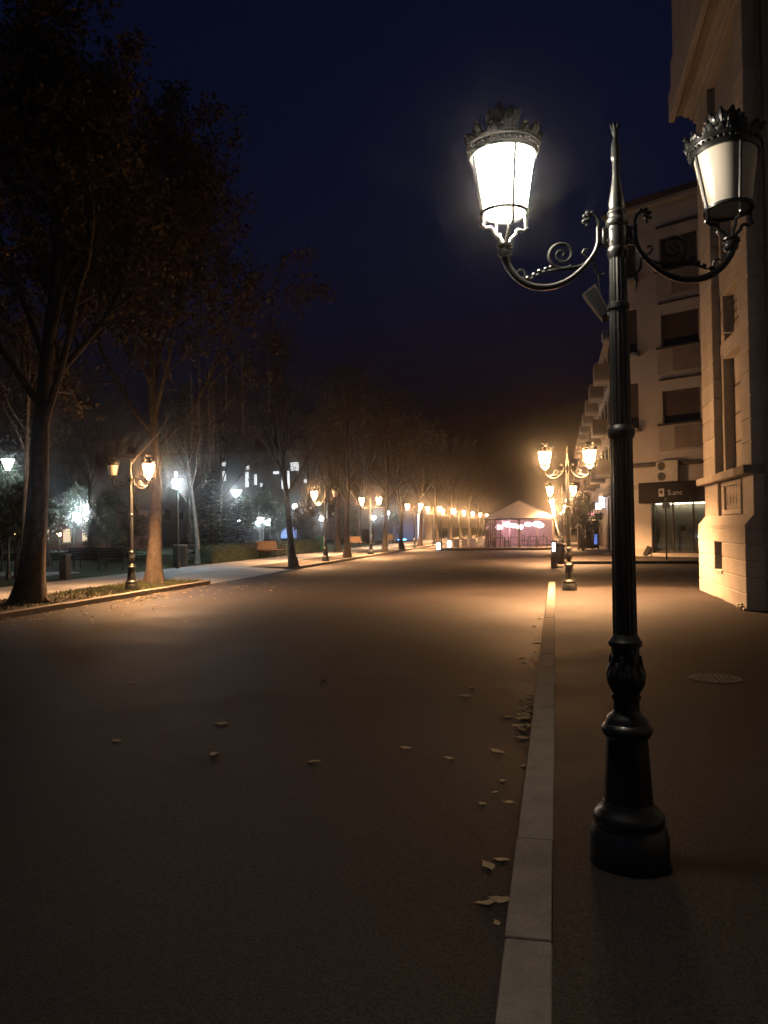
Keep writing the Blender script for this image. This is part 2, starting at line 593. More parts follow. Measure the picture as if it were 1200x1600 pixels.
LANT_R0, LANT_R1 = 0.108, 0.150       # glass radius at the bottom and the top
LZ0, LZ1 = 3.145, 3.425
SOCK = 2.945

lamp_meshes = {}


def arm_points(s):
    # main bracket, in pixels of the photograph around the pole axis, mirrored for the other arm
    P = [(29, 345), (29, 360), (30, 373), (36, 388), (51, 407), (71, 424), (92, 434), (114, 437), (136, 433), (154, 422), (167, 407), (174, 392), (176, 380)]
    return [(s * x * PX * 1.0, 0, zz(v)) for x, v in P]


def make_lamp_meshes():
    L = lamp_meshes
    L['base'] = MB().lathe(prof(PRO), seg=48).lathe(prof(SH0), seg=48, flute=8, fdepth=0.05).lathe(prof(RING1), seg=48).mesh('base', 'iron', True)
    m = MB().lathe(prof(NECK), seg=40).lathe(prof(BULB), seg=48, flute=12, fdepth=0.07, frange=(zz(1080), zz(1040)))
    # leaves standing on the bulb
    for k in range(8):
        a = k * math.pi / 4
        r = 26 * PX
        m.box((r * math.cos(a), r * math.sin(a), zz(1044)), (0.012, 0.024, 0.07), 0.005, rz=a, ry=-0.32)
        m.box((r * 0.93 * math.cos(a + .39), r * .93 * math.sin(a + .39), zz(1030)), (0.010, 0.02, 0.05), 0.004, rz=a + .39, ry=-0.15)
    L['knop'] = m.mesh('knop', 'iron', True)
    L['shaft'] = (MB().lathe(prof(SHAFT), seg=64, flute=16, fdepth=0.075).lathe(prof(RING2), seg=48)
                  .lathe(prof(SHAFT2), seg=64, flute=16, fdepth=0.075).mesh('shaft', 'iron', True))
    m = MB().lathe(prof(COLLAR), seg=40)
    for s in (-1, 1):
        m.box((s * 18.5 * PX, 0, zz(362)), (0.030, 0.030, 0.088), 0.004)
        for dz in (-.03, .03):
            m.lathe([(0.007, 0), (0.005, 0.006), (0, 0.008)], (s * 15 * PX, -0.034, zz(362) + dz), 8)
    L['collar'] = m.mesh('collar', 'iron', True)
    m = MB().lathe(prof(TOP), seg=24)
    for k in range(6):
        a = k * math.pi / 3
        m.tube([(0.012 * math.cos(a), 0.012 * math.sin(a), zz(191.3)), (0.019 * math.cos(a), 0.019 * math.sin(a), zz(185.8)), (0.022 * math.cos(a), 0.022 * math.sin(a), zz(181.4))], [0.006, .006, .002], 6)
    m.lathe([(0.010, 0), (0.011, 0.012), (0.004, 0.024), (0, 0.028)], (0, 0, zz(188.0)), 10)
    L['finial'] = m.mesh('finial', 'iron', True)
    for s in (-1, 1):
        m = MB()
        pts = arm_points(s)
        # smooth the polyline
        sm = []
        for i in range(len(pts) - 1):
            p0 = Vector(pts[max(i - 1, 0)]); p1 = Vector(pts[i]); p2 = Vector(pts[i + 1]); p3 = Vector(pts[min(i + 2, len(pts) - 1)])
            for q in range(4):
                t = q / 4
                sm.append(0.5 * ((2 * p1) + (p2 - p0) * t + (2 * p0 - 5 * p1 + 4 * p2 - p3) * t * t + (3 * p1 - p0 - 3 * p2 + p3) * t ** 3))
        sm.append(Vector(pts[-1]))
        n = len(sm)
        m.tube(sm, [0.0105 + 0.009 * (i / n) for i in range(n)], 10)
        m.box((s * 23 * PX, 0, zz(350)), (0.03, 0.016, 0.014), .003)
        m.box((s * 23 * PX, 0, zz(374)), (0.03, 0.016, 0.014), .003)
        # collar where the lantern stem begins
        m.lathe([(0.020, 0), (0.03, .006), (0.03, .014), (0.022, .022)], (pts[-1][0], 0, zz(384)), 16)
        L['arm%d' % s] = m.mesh('arm', 'iron', True)
        m = MB()
        # spiral scroll
        cx, cv = 86, 386
        sp = []
        for i in range(46):
            a = -2.2 + i * 0.27
            r = 24 - i * 0.47
            sp.append((s * (cx + r * math.cos(a)) * PX, 0, zz(cv) + r * math.sin(a) * PX))
        m.tube(sp, [0.0100 - 0.00009 * i for i in range(46)], 8)
        m.lathe([(0, -.012), (0.011, -.004), (0.011, .004), (0, .012)], (sp[-1][0], 0, sp[-1][2]), 8)
        # link between the scroll and the bracket
        m.tube([(s * x * PX, 0, zz(v)) for x, v in [(33, 384), (42, 398), (56, 406), (74, 409), (97, 410), (118, 413), (136, 422)]], [.006, .009, .010, .010, .009, .008, .004], 8)
        for x, v, r in [(112, 408, .012), (122, 411, .013), (131, 416, .012), (104, 405, .011), (141, 421, .013)]:
            m.lathe([(0, -r), (r * .8, -r * .5), (r, 0), (r * .8, r * .5), (0, r)], (s * x * PX, 0, zz(v)), 8)
        # little leaf curl above the bracket's outer end
        m.tube([(s * x * PX, 0, zz(v)) for x, v in [(148, 426), (144, 416), (147, 408), (153, 406), (156, 410)]], [.008, .007, .006, .005, .004], 7)
        # upright bar with the leaf curling outwards at its head
        m.tube([(s * x * PX, 0, zz(v)) for x, v in [(28, 348), (28.5, 338), (31, 330), (37, 325), (44, 325), (48, 330), (47, 336), (43, 338)]], [.008, .008, .008, .009, .009, .008, .006, .004], 8)
        for x, v, r in [(45, 322, .013), (50, 327, .012), (51, 335, .011), (44, 332, .012), (38, 322, .010), (46, 341, .009)]:
            m.lathe([(0, -r), (r * .8, -r * .5), (r, 0), (r * .7, r * .6), (0, r)], (s * x * PX, 0, zz(v)), 7)
        # small hook inside and drop below
        m.tube([(s * x * PX, 0, zz(v)) for x, v in [(34, 402), (42, 396), (50, 391), (54, 385), (51, 380), (46, 381)]], [.006, .006, .006, .006, .006, .007], 7)
        m.tube([(s * x * PX, 0, zz(v)) for x, v in [(36, 404), (35, 414), (30, 421), (24, 423), (21, 419), (24, 416)]], [.007, .008, .007, .006, .006, .007], 7)
        m.tube([(s * x * PX, 0, zz(v)) for x, v in [(30, 421), (29, 435), (27, 452)]], [.005, .006, .001], 6)
        L['scroll%d' % s] = m.mesh('scroll', 'iron', True)
    # ---- lantern, its own origin on the arm end (0,0,0 = height SOCK - 0.02)
    z0 = SOCK - 0.03
    m = MB()
    m.lathe([(0.018, zz(384) - z0), (0.018, 0.01), (0.03, 0.018), (0.036, .028), (0.036, .040), (0.028, .05), (0.03, .06), (0.042, .066), (0.042, .074), (0.016, .082)], seg=24)
    for k in range(4):
        a = k * math.pi / 2
        c, s_ = math.cos(a), math.sin(a)
        # mullion
        m.tube([((LANT_R0 + .004) * c, (LANT_R0 + .004) * s_, LZ0 - z0), ((LANT_R1 + .004) * c, (LANT_R1 + .004) * s_, LZ1 - z0)], .0085, 6)
        # curved prong of the cage below
        m.tube([(r * c, r * s_, z) for r, z in [(0.024, .07), (.030, .10), (.048, .118), (.058, .128), (.062, .145), (.075, .152), (.098, .148), (.112, .158), (.112, .178), (LANT_R0 + .004, LZ0 - z0 + .01)]], .009, 7)
        m.lathe([(0, -.012), (.012, -.004), (.012, .004), (0, .012)], (.118 * c, .118 * s_, .163), 8)
    m.lathe([(LANT_R0 - .004, LZ0 - z0 - .010), (LANT_R0 + .012, LZ0 - z0 - .010), (LANT_R0 + .014, LZ0 - z0 + .002), (LANT_R0 + .002, LZ0 - z0 + .006)], seg=36, cap=False)
    L['lantern'] = m.mesh('lantern', 'iron', True)
    m = MB()
    m.lathe([(0.0, LZ0 - z0 - .003), (LANT_R0 * .6, LZ0 - z0 - .003), (LANT_R0 - .004, LZ0 - z0 - .001), (LANT_R0, LZ0 - z0 + .008), (LANT_R1, LZ1 - z0)], seg=28, cap=False)
    L['glass'] = m.mesh('glass', 'opal', True)
    m = MB()
    b0 = LZ1 - z0
    m.lathe([(LANT_R1 - .01, b0 - .004), (LANT_R1 + .012, b0 - .006), (LANT_R1 + .014, b0 + .008), (LANT_R1 + .008, b0 + .012), (LANT_R1 + .02, b0 + .024),
             (LANT_R1 + .024, b0 + .038), (LANT_R1 + .010, b0 + .05), (LANT_R1 - .02, b0 + .066), (LANT_R1 - .05, b0 + .096), (LANT_R1 - .078, b0 + .118), (LANT_R1 - .088, b0 + .125),
             (LANT_R1 - .082, b0 + .135), (LANT_R1 - .088, b0 + .147), (0.03, b0 + .16), (0, b0 + .165)], seg=40, cap=False)
    m.lathe([(LANT_R1 + .012, b0 + .034), (LANT_R1 + .030, b0 + .040), (LANT_R1 + .032, b0 + .052), (LANT_R1 + .018, b0 + .060)], seg=40, cap=False)
    b0 += .03
    for k in range(40):   # beaded edge
        a = 2 * math.pi * k / 40
        m.box(((LANT_R1 + .022) * math.cos(a), (LANT_R1 + .022) * math.sin(a), b0 - .004), (.010, .012, .014), .003, rz=a)
    cg = random.Random(5)
    def lobe(r, a, z, rr, hh, lean):
        m.tube([((r + lean * q) * math.cos(a), (r + lean * q) * math.sin(a), z + hh * q) for q in (0, .3, .65, .9, 1)], [rr * .6, rr, rr * .95, rr * .55, rr * .15], 6)

    for k in range(14):   # crown of leaves curling out around the rim
        a = 2 * math.pi * k / 14
        h = .064 if k % 2 == 0 else .046
        lobe(LANT_R1 + .002, a, b0 + .022, .020, h, .032)
        for d_ in (-1, 1):
            lobe(LANT_R1 + .006, a + d_ * .085, b0 + .022, .014, h * .72, .034)
            lobe(LANT_R1 + .002, a + d_ * .15, b0 + .016, .011, h * .45, .030)
        m.lathe([(0, -.013), (.013, -.004), (.013, .005), (0, .014)], ((LANT_R1 + .036) * math.cos(a), (LANT_R1 + .036) * math.sin(a), b0 + .016 + h), 7)
    for k in range(8):    # leafy crest on the cap
        a = 2 * math.pi * k / 8 + .2
        h = cg.uniform(.062, .078)
        lobe(.052, a, b0 + .128, .020, h, .028)
        for d_ in (-1, 1):
            lobe(.054, a + d_ * .26, b0 + .126, .014, h * .7, .024)
    m.lathe([(.03, b0 + .15), (.036, b0 + .18), (.02, b0 + .2), (0, b0 + .212)], seg=12)
    L['crown'] = m.mesh('crown', 'iron', True)


make_lamp_meshes()


def glass_mesh(kind):
    k = 'glass_' + kind
    if k not in lamp_meshes:
        me = lamp_meshes['glass'].copy()
        me.materials.clear()
        me.materials.append(M[kind])
        lamp_meshes[k] = me
    return lamp_meshes[k]


def beam():
    if 'beam' not in bpy.data.lights:
        d = bpy.data.lights.new('beam', 'SPOT')
        d.energy = 10500
        d.color = (1.0, 0.51, 0.22)
        d.spot_size = R(150)
        d.spot_blend = 0.85
        d.shadow_soft_size = 0.09
    return bpy.data.lights['beam']


def street_lamp(loc, label, kinds=('lamp', 'lamp'), rz=0.0, tilt=(0, 0), turn=(0.0, 0.0), dx=(0, 0), drop=(0, 0), size=(1, 1)):
    L = lamp_meshes
    t = thing('street_lamp', label, 'street lamp', loc, rz, 'double-lantern street lamps')
    for p in ('base', 'knop', 'shaft', 'collar', 'finial'):
        link(p, L[p], t)
    for i, s in enumerate((-1, 1)):
        a = link('arm', L['arm%d' % s], t)
        link('scroll', L['scroll%d' % s], a)
        ln = link('lantern', L['lantern'], t)
        ln.location = (s * 176 * PX + dx[i], 0, SOCK - 0.03 - drop[i])
        ln.scale = (size[i],) * 3
        ln.rotation_euler = (0, tilt[i], turn[i])
        g = link('glass', glass_mesh(kinds[i]), ln)
        if kinds[i] != 'opal':
            g['label'] = 'glowing lantern glass'
        else:
            g['label'] = 'unlit cream opal glass'
        link('crown', L['crown'], ln)
        if kinds[i] == 'lamp':
            sp = link('lamp_beam', beam(), ln)
            sp.location = (0, 0, LZ0 - SOCK + .015)
    return t


near = street_lamp((0.315, 3.97, -0.004), 'tall black cast-iron lamp post in the right foreground, left lantern lit', ('lamp_near', 'opal'), R(5), (0, R(-4.5)), (R(20), R(-79)), (0, -.012), (0, .03), (1, .95))
street_lamp((0.30, 20.1, -0.004), 'black lamp post with both lanterns lit, second along the right kerb', ('lamp', 'lamp'))
street_lamp((0.30, 38.6, -0.004), 'lit lamp post just beyond the side street, third along the right kerb', ('lamp', 'lamp'))
for i, y in enumerate((57, 75, 95, 118)):
    street_lamp((0.30, y, -0.004), 'small lit lamp post far down the right kerb, %s from the camera' % ORD[i + 3])
LEFT = [(-11.35, 19.75, ('opal', 'lamp'), 'black lamp post on the left verge with only its right lantern lit'),
        (-11.04, 37.4, ('lamp', 'opal'), 'lamp post by the green bin with only its left lantern lit'),
        (-11.0, 47.0, ('lamp', 'lamp'), 'lamp post with two glowing lanterns, third along the left kerb')]
for x, y, k, l in LEFT:
    street_lamp((x, y, -0.002), l, k)
for i, y in enumerate((62.2, 72.5, 82.5, 92.5, 102.5, 113, 124, 138)):
    street_lamp((-11.0, y, -0.004), 'small glowing lamp post in the far left row, %s from the camera' % ORD[i + 3])

# floodlight strapped behind the near post
t = thing('floodlight', 'dark unlit floodlight with a glass face fixed behind the nearest lamp post', 'floodlight', (0.315, 3.97, 0))
m = MB().tube([(0.0, 0.035, zz(474)), (-0.03, 0.10, zz(478)), (-0.055, 0.16, zz(472))], .010, 7)
m.lathe([(0.047, zz(480)), (0.052, zz(479)), (0.052, zz(471)), (0.047, zz(470))], (0, 0, 0), 24)
m.build('bracket', 'iron', t)
hd = MB()
hd.add([(-.03, .12, zz(476)), (-.07, .12, zz(484)), (-.165, .12, zz(440)), (-.10, .12, zz(424)),
        (-.02, .22, zz(474)), (-.06, .22, zz(482)), (-.155, .22, zz(438)), (-.09, .22, zz(422))],
       [(0, 1, 2, 3), (7, 6, 5, 4), (0, 4, 5, 1), (1, 5, 6, 2), (2, 6, 7, 3), (3, 7, 4, 0)])
hd.build('housing', 'fascia', t)
g = MB()
g.add([(-.045, .116, zz(474)), (-.070, .116, zz(479)), (-.152, .116, zz(440)), (-.105, .116, zz(430))], [(0, 1, 2, 3)])
g.build('glass', 'darkglass', t)


# ================================================================== NEAR CORNER BUILDING (right edge)
nb = thing('corner_building', 'pale stone corner building with tall narrow window at the right edge', 'building', (0, 0, 0))
XP, XW = 3.36, 3.52            # plinth face, wall face
Y0, Y1 = 15.5, 20.3            # the projecting bay
def nbb(name, a, bb, m='stone', bev=0.0, parent=None):
    return MB().lo(a, bb, bev).build(name, m, parent or nb)


# body
nbb('wall', (XW + .30, Y0 + .1, 0), (16, Y1 - .02, 16.5))
nbb('recessed_wall', (4.1, -10, 0), (16, Y0 + .09, 16.5))
# plinth in courses with a basement window opening
cz = [0.0, .30, .60, .90, 1.20, 1.50]
for i in range(5):
    a, c = cz[i] + .005, cz[i + 1] - .005
    if i in (2, 3):
        nbb('stone', (XP, Y0, a), (XW + .6, 17.62, c), bev=.014)
        nbb('stone', (XP, 18.42, a), (XW + .6, Y1 + .04, c), bev=.014)
    else:
        nbb('stone', (XP, Y0, a), (XW + .6, Y1 + .04, c), bev=.014)
nbb('plinth_core', (XP + .012, Y0 + .02, -.05), (XW + .58, 17.60, 1.5), 'stone')
nbb('plinth_core', (XP + .012, 18.44, -.05), (XW + .58, Y1 + .02, 1.5), 'stone')
wn = nbb('basement_window', (XP + .28, 17.6, .60), (XP + .31, 18.44, 1.20), 'darkglass')
m = MB()
for k in range(5):
    m.tube([(XP + .2, 17.72 + k * .15, .6), (XP + .2, 17.72 + k * .15, 1.2)], .012, 6)
m.build('grille', 'iron', wn)
MB().lo((XP - .03, 17.55, .545), (XP + .3, 18.49, .61), .01).build('sill', 'stone', wn)
# loose broken rendering at the foot
for k in range(5):
    nbb('foot_block', (XP - .05 - .03 * (k % 2), Y0 + .02 + k * .12, -.01), (XP + .05, Y0 + .11 + k * .12, .05 + .03 * ((k * 7) % 3)), bev=.012)
# splayed top of the plinth
m = MB().prism([(XP, 1.5), (XP, 1.56), (XW, 1.76), (XW + .5, 1.76), (XW + .5, 1.5)], Y0, Y1 + .02)
m.build('splay', 'stone', nb)
# dado with strips and the balustrade panel
nbb('dado', (XW + .07, Y0 + .02, 1.76), (XW + .32, Y1 - .06, 2.5))
nbb('strip', (XW, Y0, 1.74), (XW + .2, 16.35, 2.5), bev=.01)
nbb('strip', (XW, 18.75, 1.74), (XW + .2, Y1, 2.5), bev=.01)
pn = nbb('balustrade_panel', (XW + .075, 16.75, 1.84), (XW + .10, 18.25, 2.42), 'stone_dark')
for a in ((XW + .02, 16.62, 1.78, XW + .16, 18.38, 1.88), (XW + .02, 16.62, 2.38, XW + .16, 18.38, 2.48), (XW + .018, 16.62, 1.882, XW + .16, 16.80, 2.378), (XW + .018, 18.20, 1.882, XW + .16, 18.38, 2.378)):
    MB().lo(a[:3], a[3:], .01).build('panel_frame', 'stone', pn)
for k in range(5):
    MB().lathe([(.05, 1.88), (.05, 1.91), (.03, 1.93), (.055, 2.02), (.062, 2.08), (.04, 2.2), (.028, 2.29), (.045, 2.33), (.05, 2.38)], (XW + .10, 16.95 + k * .275, 0), 14).build('baluster', 'stone', pn, True)
# string course, in stones
yy = [Y0 - .03, 16.3, 17.35, 18.4, 19.4, Y1 + .16]
for i in range(5):
    nbb('ledge_stone', (XW - .17, yy[i] + .006, 2.5), (XW + .3, yy[i + 1] - .006, 2.66), 'stone_dark' if i == 0 else 'stone', bev=.012)
# rusticated pilasters
z = 2.66
k = 0
while z < 11.4:
    z2 = min(z + .43, 11.4)
    nbb('stone', (XW - .02, 18.9, z + .01), (XW + .32, Y1, z2 - .01), bev=.012)
    nbb('stone', (XW - .02, Y0 + .02, z + .01), (XW + .32, 16.25, z2 - .01), bev=.012)
    z = z2
    k += 1
nbb('pilaster_core', (XW + .0, 18.92, 2.66), (XW + .31, Y1 - .02, 11.4), 'stone')
nbb('pilaster_core', (XW + .0, Y0 + .04, 2.66), (XW + .31, 16.23, 11.4), 'stone')
# window bay between the pilasters: frames, window, panel and upper window
BX = XW + .14
def opening(y0, y1, z0, z1, nm='window', fr=.16):
    o = nbb(nm, (BX + .20, y0, z0), (BX + .22, y1, z1), 'darkglass')
    MB().lo((BX - .05, y0 - fr, z0 - .03), (BX + .28, y0, z1 + fr), .012).build('jamb', 'stone', o)
    MB().lo((BX - .05, y1, z0 - .03), (BX + .28, y1 + fr, z1 + fr), .012).build('jamb', 'stone', o)
    MB().lo((BX - .048, y0 + .001, z1), (BX + .28, y1 - .001, z1 + fr - .002), .012).build('lintel', 'stone', o)
    MB().lo((BX + .15, (y0 + y1) / 2 - .03, z0), (BX + .195, (y0 + y1) / 2 + .03, z1)).build('mullion', 'frame', o)
    for q in range(1, 4):
        zq = z0 + (z1 - z0) * q / 4
        MB().lo((BX + .155, y0, zq - .022), (BX + .192, y1, zq + .022)).build('glazing_bar', 'frame', o)
    return o


opening(16.75, 18.35, 2.72, 5.15)
opening(16.85, 18.25, 5.75, 6.5, 'upper_window')
opening(16.75, 18.35, 7.3, 9.6)
for (a, c) in ((5.32, 5.56), (6.68, 7.25), (9.78, 11.4)):
    nbb('bay_panel', (BX, 16.25, a), (BX + .2, 18.9, c), bev=.01)
nbb('bay_panel', (BX + .02, 16.25, 2.66), (BX + .2, 16.6, 11.4))
nbb('bay_panel', (BX + .02, 18.5, 2.66), (BX + .2, 18.9, 11.4))
# main cornice and attic
for i, (dx, z0_, z1_) in enumerate([(-.06, 11.4, 11.55), (-.12, 11.55, 11.68), (-.24, 11.68, 11.8), (-.40, 11.8, 12.0), (-.56, 11.72, 12.4), (-.50, 12.4, 13.2), (-.44, 13.2, 16.5)]):
    if i == 4:
        nbb('cornice', (XW - .56, -10, 11.68), (XW - .41, Y1 + .6, 12.4), bev=.03)
    else:
        nbb('cornice', (XW + dx, -10, z0_), (XW + .3 + (i > 4) * .3, Y1 + .55 + .001 * i - (.12 * (3 - i) if i < 4 else 0), z1_), bev=.02)
# continuing ledges on the recessed wall
nbb('recessed_ledge', (3.93, 0, 2.5), (4.12, Y0 - .05, 2.66), bev=.012)
nbb('recessed_plinth', (3.86, 0, 0), (4.12, Y0 - .03, 1.5), bev=.014)
m = MB().tube([(3.74, Y0 - .09, 0.02), (3.74, Y0 - .09, 11.3)], .05, 10)
m.build('downpipe', 'stone_dark', nb, True)


# ================================================================== APARTMENT BLOCK ACROSS THE SIDE STREET
AX, AY = 3.1, 42.1
ang = math.atan2(-1.83, 2.9)
ab = thing('apartment_block', 'ochre four-storey apartment block with a dark shop front across the side street', 'building', (AX, AY, 0), ang)
# local x runs along the angled front, local y goes into the block
def abb(name, a, c, m='plaster', bev=0.0, parent=None):
    return MB().lo(a, c, bev).build(name, m, parent or ab)


HB = 17.2
WX = [(2.5, 4.35), (6.6, 8.4)]
def rows(f):
    return [(6.5 + 3.75 * i, 8.1 + 3.75 * i) for i in range(3)]


# front wall with real openings: built of piers and bands
def wall_with(x0, x1, z0, z1, holes, y0, y1, m):
    zs = sorted({z0, z1, *[h[2] for h in holes], *[h[3] for h in holes]})
    b = MB()
    for i in range(len(zs) - 1):
        za, zb = zs[i], zs[i + 1]
        xs = sorted([(h[0], h[1]) for h in holes if h[2] <= za + 1e-6 and h[3] >= zb - 1e-6])
        c = x0
        for (p, q) in xs:
            if p > c:
                b.lo((c, y0, za), (p, y1, zb))
            c = q
        if c < x1:
            b.lo((c, y0, za), (x1, y1, zb))
    return b


holes = []
for (z0_, z1_) in rows(0):
    for (a, c) in WX:
        holes.append((a, c, z0_, z1_))
    holes.append((0.25, 1.25, z0_ - .1, z1_ + .6))
wall_with(0, 10, 4.6, HB, holes, 0.0, .35, 'plaster').build('front_wall', 'plaster', ab)
abb('block_core', (.05, .36, 0.0), (10, 12, HB - .05), 'plaster2')
for fi, (z0_, z1_) in enumerate(rows(0)):
    for (a, c) in WX:
        wd = abb('window', (a, .26, z0_), (c, .30, z1_), 'darkglass')
        n = 9
        for q in range(n):
            zq = z0_ + (z1_ - z0_) * (.25 + .75 * q / n)
            MB().lo((a + .03, .18, zq), (c - .03, .24, zq + (z1_ - z0_) * .75 / n - .012)).build('shutter_slat', 'shutter', wd)
        MB().lo((a - .25, -.12, z0_ - .09), (c + .12, .2, z0_ - .005), .01).build('sill', 'frame', wd)
        MB().lo((a - .18, -.06, z0_ - 1.35), (c + .1, -.002, z0_ - .10), .012).build('spandrel', 'plaster2', wd)
        MB().lo((a + .6, -.085, z0_ - 1.25), (c + .02, -.061, z0_ - .18), .006).build('panel', 'spandrel', wd)
        MB().lo((a - .1, -.16, z1_ + .5), (c + .1, -.001, z1_ + .58), .008).build('hood', 'frame', wd)
    wd = abb('balcony_door', (.25, .26, z0_ - .1), (1.25, .30, z1_ + .6), 'darkglass')
    MB().lo((.25, .20, z0_ + .5), (1.25, .25, z1_ + .6)).build('shutter', 'shutter', wd)
    MB().lo((.1, -.5, z0_ - .28), (1.4, -.002, z0_ - .12), .01).build('balcony_slab', 'plaster2', wd)
    m = MB()
    for q in range(9):
        m.tube([(.14 + q * .153, -.46, z0_ - .12), (.14 + q * .153, -.46, z0_ + .75)], .012, 5)
    m.tube([(.14, -.46, z0_ + .75), (1.37, -.46, z0_ + .75)], .02, 6)
    m.build('railing', 'iron', wd)
# eaves
abb('eaves', (-.35, -.5, HB), (10.3, 12, HB + .22), 'plaster2', .03)
MB().prism([(-.4, HB + .22), (10.4, HB + .22), (9.6, HB + .5), (.6, HB + .5)], -.55, 12).build('roof', 'roof', ab)
# street side
abb('street_wall', (.0, .37, 0), (.04, 12, HB - .1), 'plaster')
# ground floor: cornice, pilasters, shop
abb('shop_cornice', (-.12, -.22, 4.42), (10.2, .34, 4.6), 'frame', .02)
abb('lintel_band', (0, -.02, 3.55), (10, .35, 4.42), 'plaster')
for x0_, x1_ in ((0, .35), (.95, 1.85), (5.3, 5.8), (9.4, 10)):
    p = abb('pilaster', (x0_, -.10, 0), (x1_, .35, 3.55), 'plaster', .015)
    MB().lo((x0_ - .04, -.14, 0), (x1_ + .04, -.101, .4), .01).build('foot', 'plaster2', p)
    MB().lo((x0_ - .04, -.14, 3.35), (x1_ + .04, -.101, 3.55), .01).build('capital', 'plaster2', p)
fs = abb('sign_board', (1.45, -.62, 2.62), (6.4, -.52, 3.62), 'fascia', .02)
MB().lo((1.45, -.519, 2.62), (6.4, .0, 2.70)).build('soffit', 'fascia', fs)
MB().lo((1.45, -.519, 3.55), (6.4, .0, 3.62)).build('top_board', 'fascia', fs)
MB().lo((1.45, -.519, 2.701), (1.52, .0, 3.549)).build('side_board', 'fascia', fs)
cu = bpy.data.curves.new('lettering', 'FONT')
cu.body = 'S.anc'
cu.size = .36
cu.extrude = .008
tx = bpy.data.objects.new('lettering_tmp', cu)
COL.objects.link(tx)
dg = bpy.context.evaluated_depsgraph_get()
me = bpy.data.meshes.new_from_object(tx.evaluated_get(dg))
bpy.data.objects.remove(tx)
me.materials.clear()
me.materials.append(M['letter'])
tx = link('lettering', me, fs)
tx.rotation_euler = (R(90), 0, 0)
tx.location = (2.95, -.63, 2.98)
lg = MB().lo((2.5, -.632, 2.92), (2.78, -.622, 3.30), .01).build('logo', 'letter', fs)
MB().lo((2.57, -.64, 3.06), (2.70, -.633, 3.20)).build('logo_eye', 'fascia', lg)
# shop glazing and what can be seen through it
for i, (x0_, x1_) in enumerate(((1.92, 2.85), (2.92, 3.85), (3.92, 5.25))):
    p = abb('shop_window', (x0_, .06, .25), (x1_, .08, 2.62), 'shopglass')
    for a in ((x0_ - .05, .03, .18, x0_ + .0, .12, 2.62), (x1_, .03, .18, x1_ + .05, .12, 2.62), (x0_, .03, .18, x1_, .12, .25)):
        MB().lo(a[:3], a[3:]).build('frame', 'frame', p)
abb('shop_floor_step', (1.86, -.12, 0), (5.3, .34, .17), 'plaster2', .01)
abb('shop_backdrop', (1.86, .33, .17), (5.3, .345, 3.5), 'shopwall')
abb('display_board', (2.05, .2, .45), (2.7, .25, .85), 'roof_metal')
abb('display_board', (4.1, .2, .5), (4.9, .25, 1.05), 'roof_metal')
abb('notice', (3.25, .05, 1.25), (3.5, .058, 1.5), 'fascia')
abb('shop_lamp', (4.0, .22, .95), (4.14, .26, 1.02), 'sign_white')
abb('shop_light_strip', (2.0, .12, 2.56), (5.2, .16, 2.6), 'shop_strip')  # added glowing strip, only there to brighten the shop interior
# air conditioner pair
ac = thing('air_conditioner', 'pale air-conditioning unit with two dark fans above the shop sign', 'air conditioner', (AX, AY, 0), ang)
MB().lo((2.28, -.42, 3.64), (3.38, -.23, 4.66), .02).build('housing', 'ac', ac)
for zc in (3.90, 4.40):
    m = MB()
    for q in range(20):
        pass
    m.lathe([(.21, 0), (.21, .012)], (0, 0, 0), 24)
    f = m.build('fan', 'fascia', ac, True)
    f.rotation_euler = (R(90), 0, 0)
    f.location = (2.56, -.421, zc)
    for r_ in (.06, .13, .19):
        q = MB().lathe([(r_ - .006, .014), (r_ + .006, .014), (r_ + .006, .022), (r_ - .006, .022)], seg=20, cap=False).build('guard_ring', 'ac', f)
# small slanted board and its base beside the shop
t = thing('leaning_board', 'small dark board leaning on the pilaster beside the shop', 'board', (AX + 1.5 * math.cos(ang) , AY + 1.5 * math.sin(ang) - .32, 0), ang)
MB().box((0, 0, .28), (.22, .03, .52), .006, rx=R(-14), ry=R(24)).build('panel', 'fascia', t)
MB().box((.03, .03, .05), (.34, .12, .1), .02).build('foot', 'plaster2', t)
# street sign on a pole
t = thing('street_sign', 'small pale plate on a thin pole in front of the shop', 'street sign', (4.75, 36.9, -.004))
MB().tube([(0, 0, 0), (0, 0, 2.75)], .035, 8).build('pole', 'iron', t, True)
MB().box((0.02, -.045, 2.42), (.34, .02, .28), .006, rz=R(-12)).build('plate', 'white', t)


# ================================================================== FAR TERRACE ON THE RIGHT
ft = thing('terrace_building', 'long lit terrace with balconies and pitched dormers far along the right side', 'building', (0, 0, 0))
def ftb(name, a, c, m='plaster2', bev=0.0, parent=None):
    return MB().lo(a, c, bev).build(name, m, parent or ft)


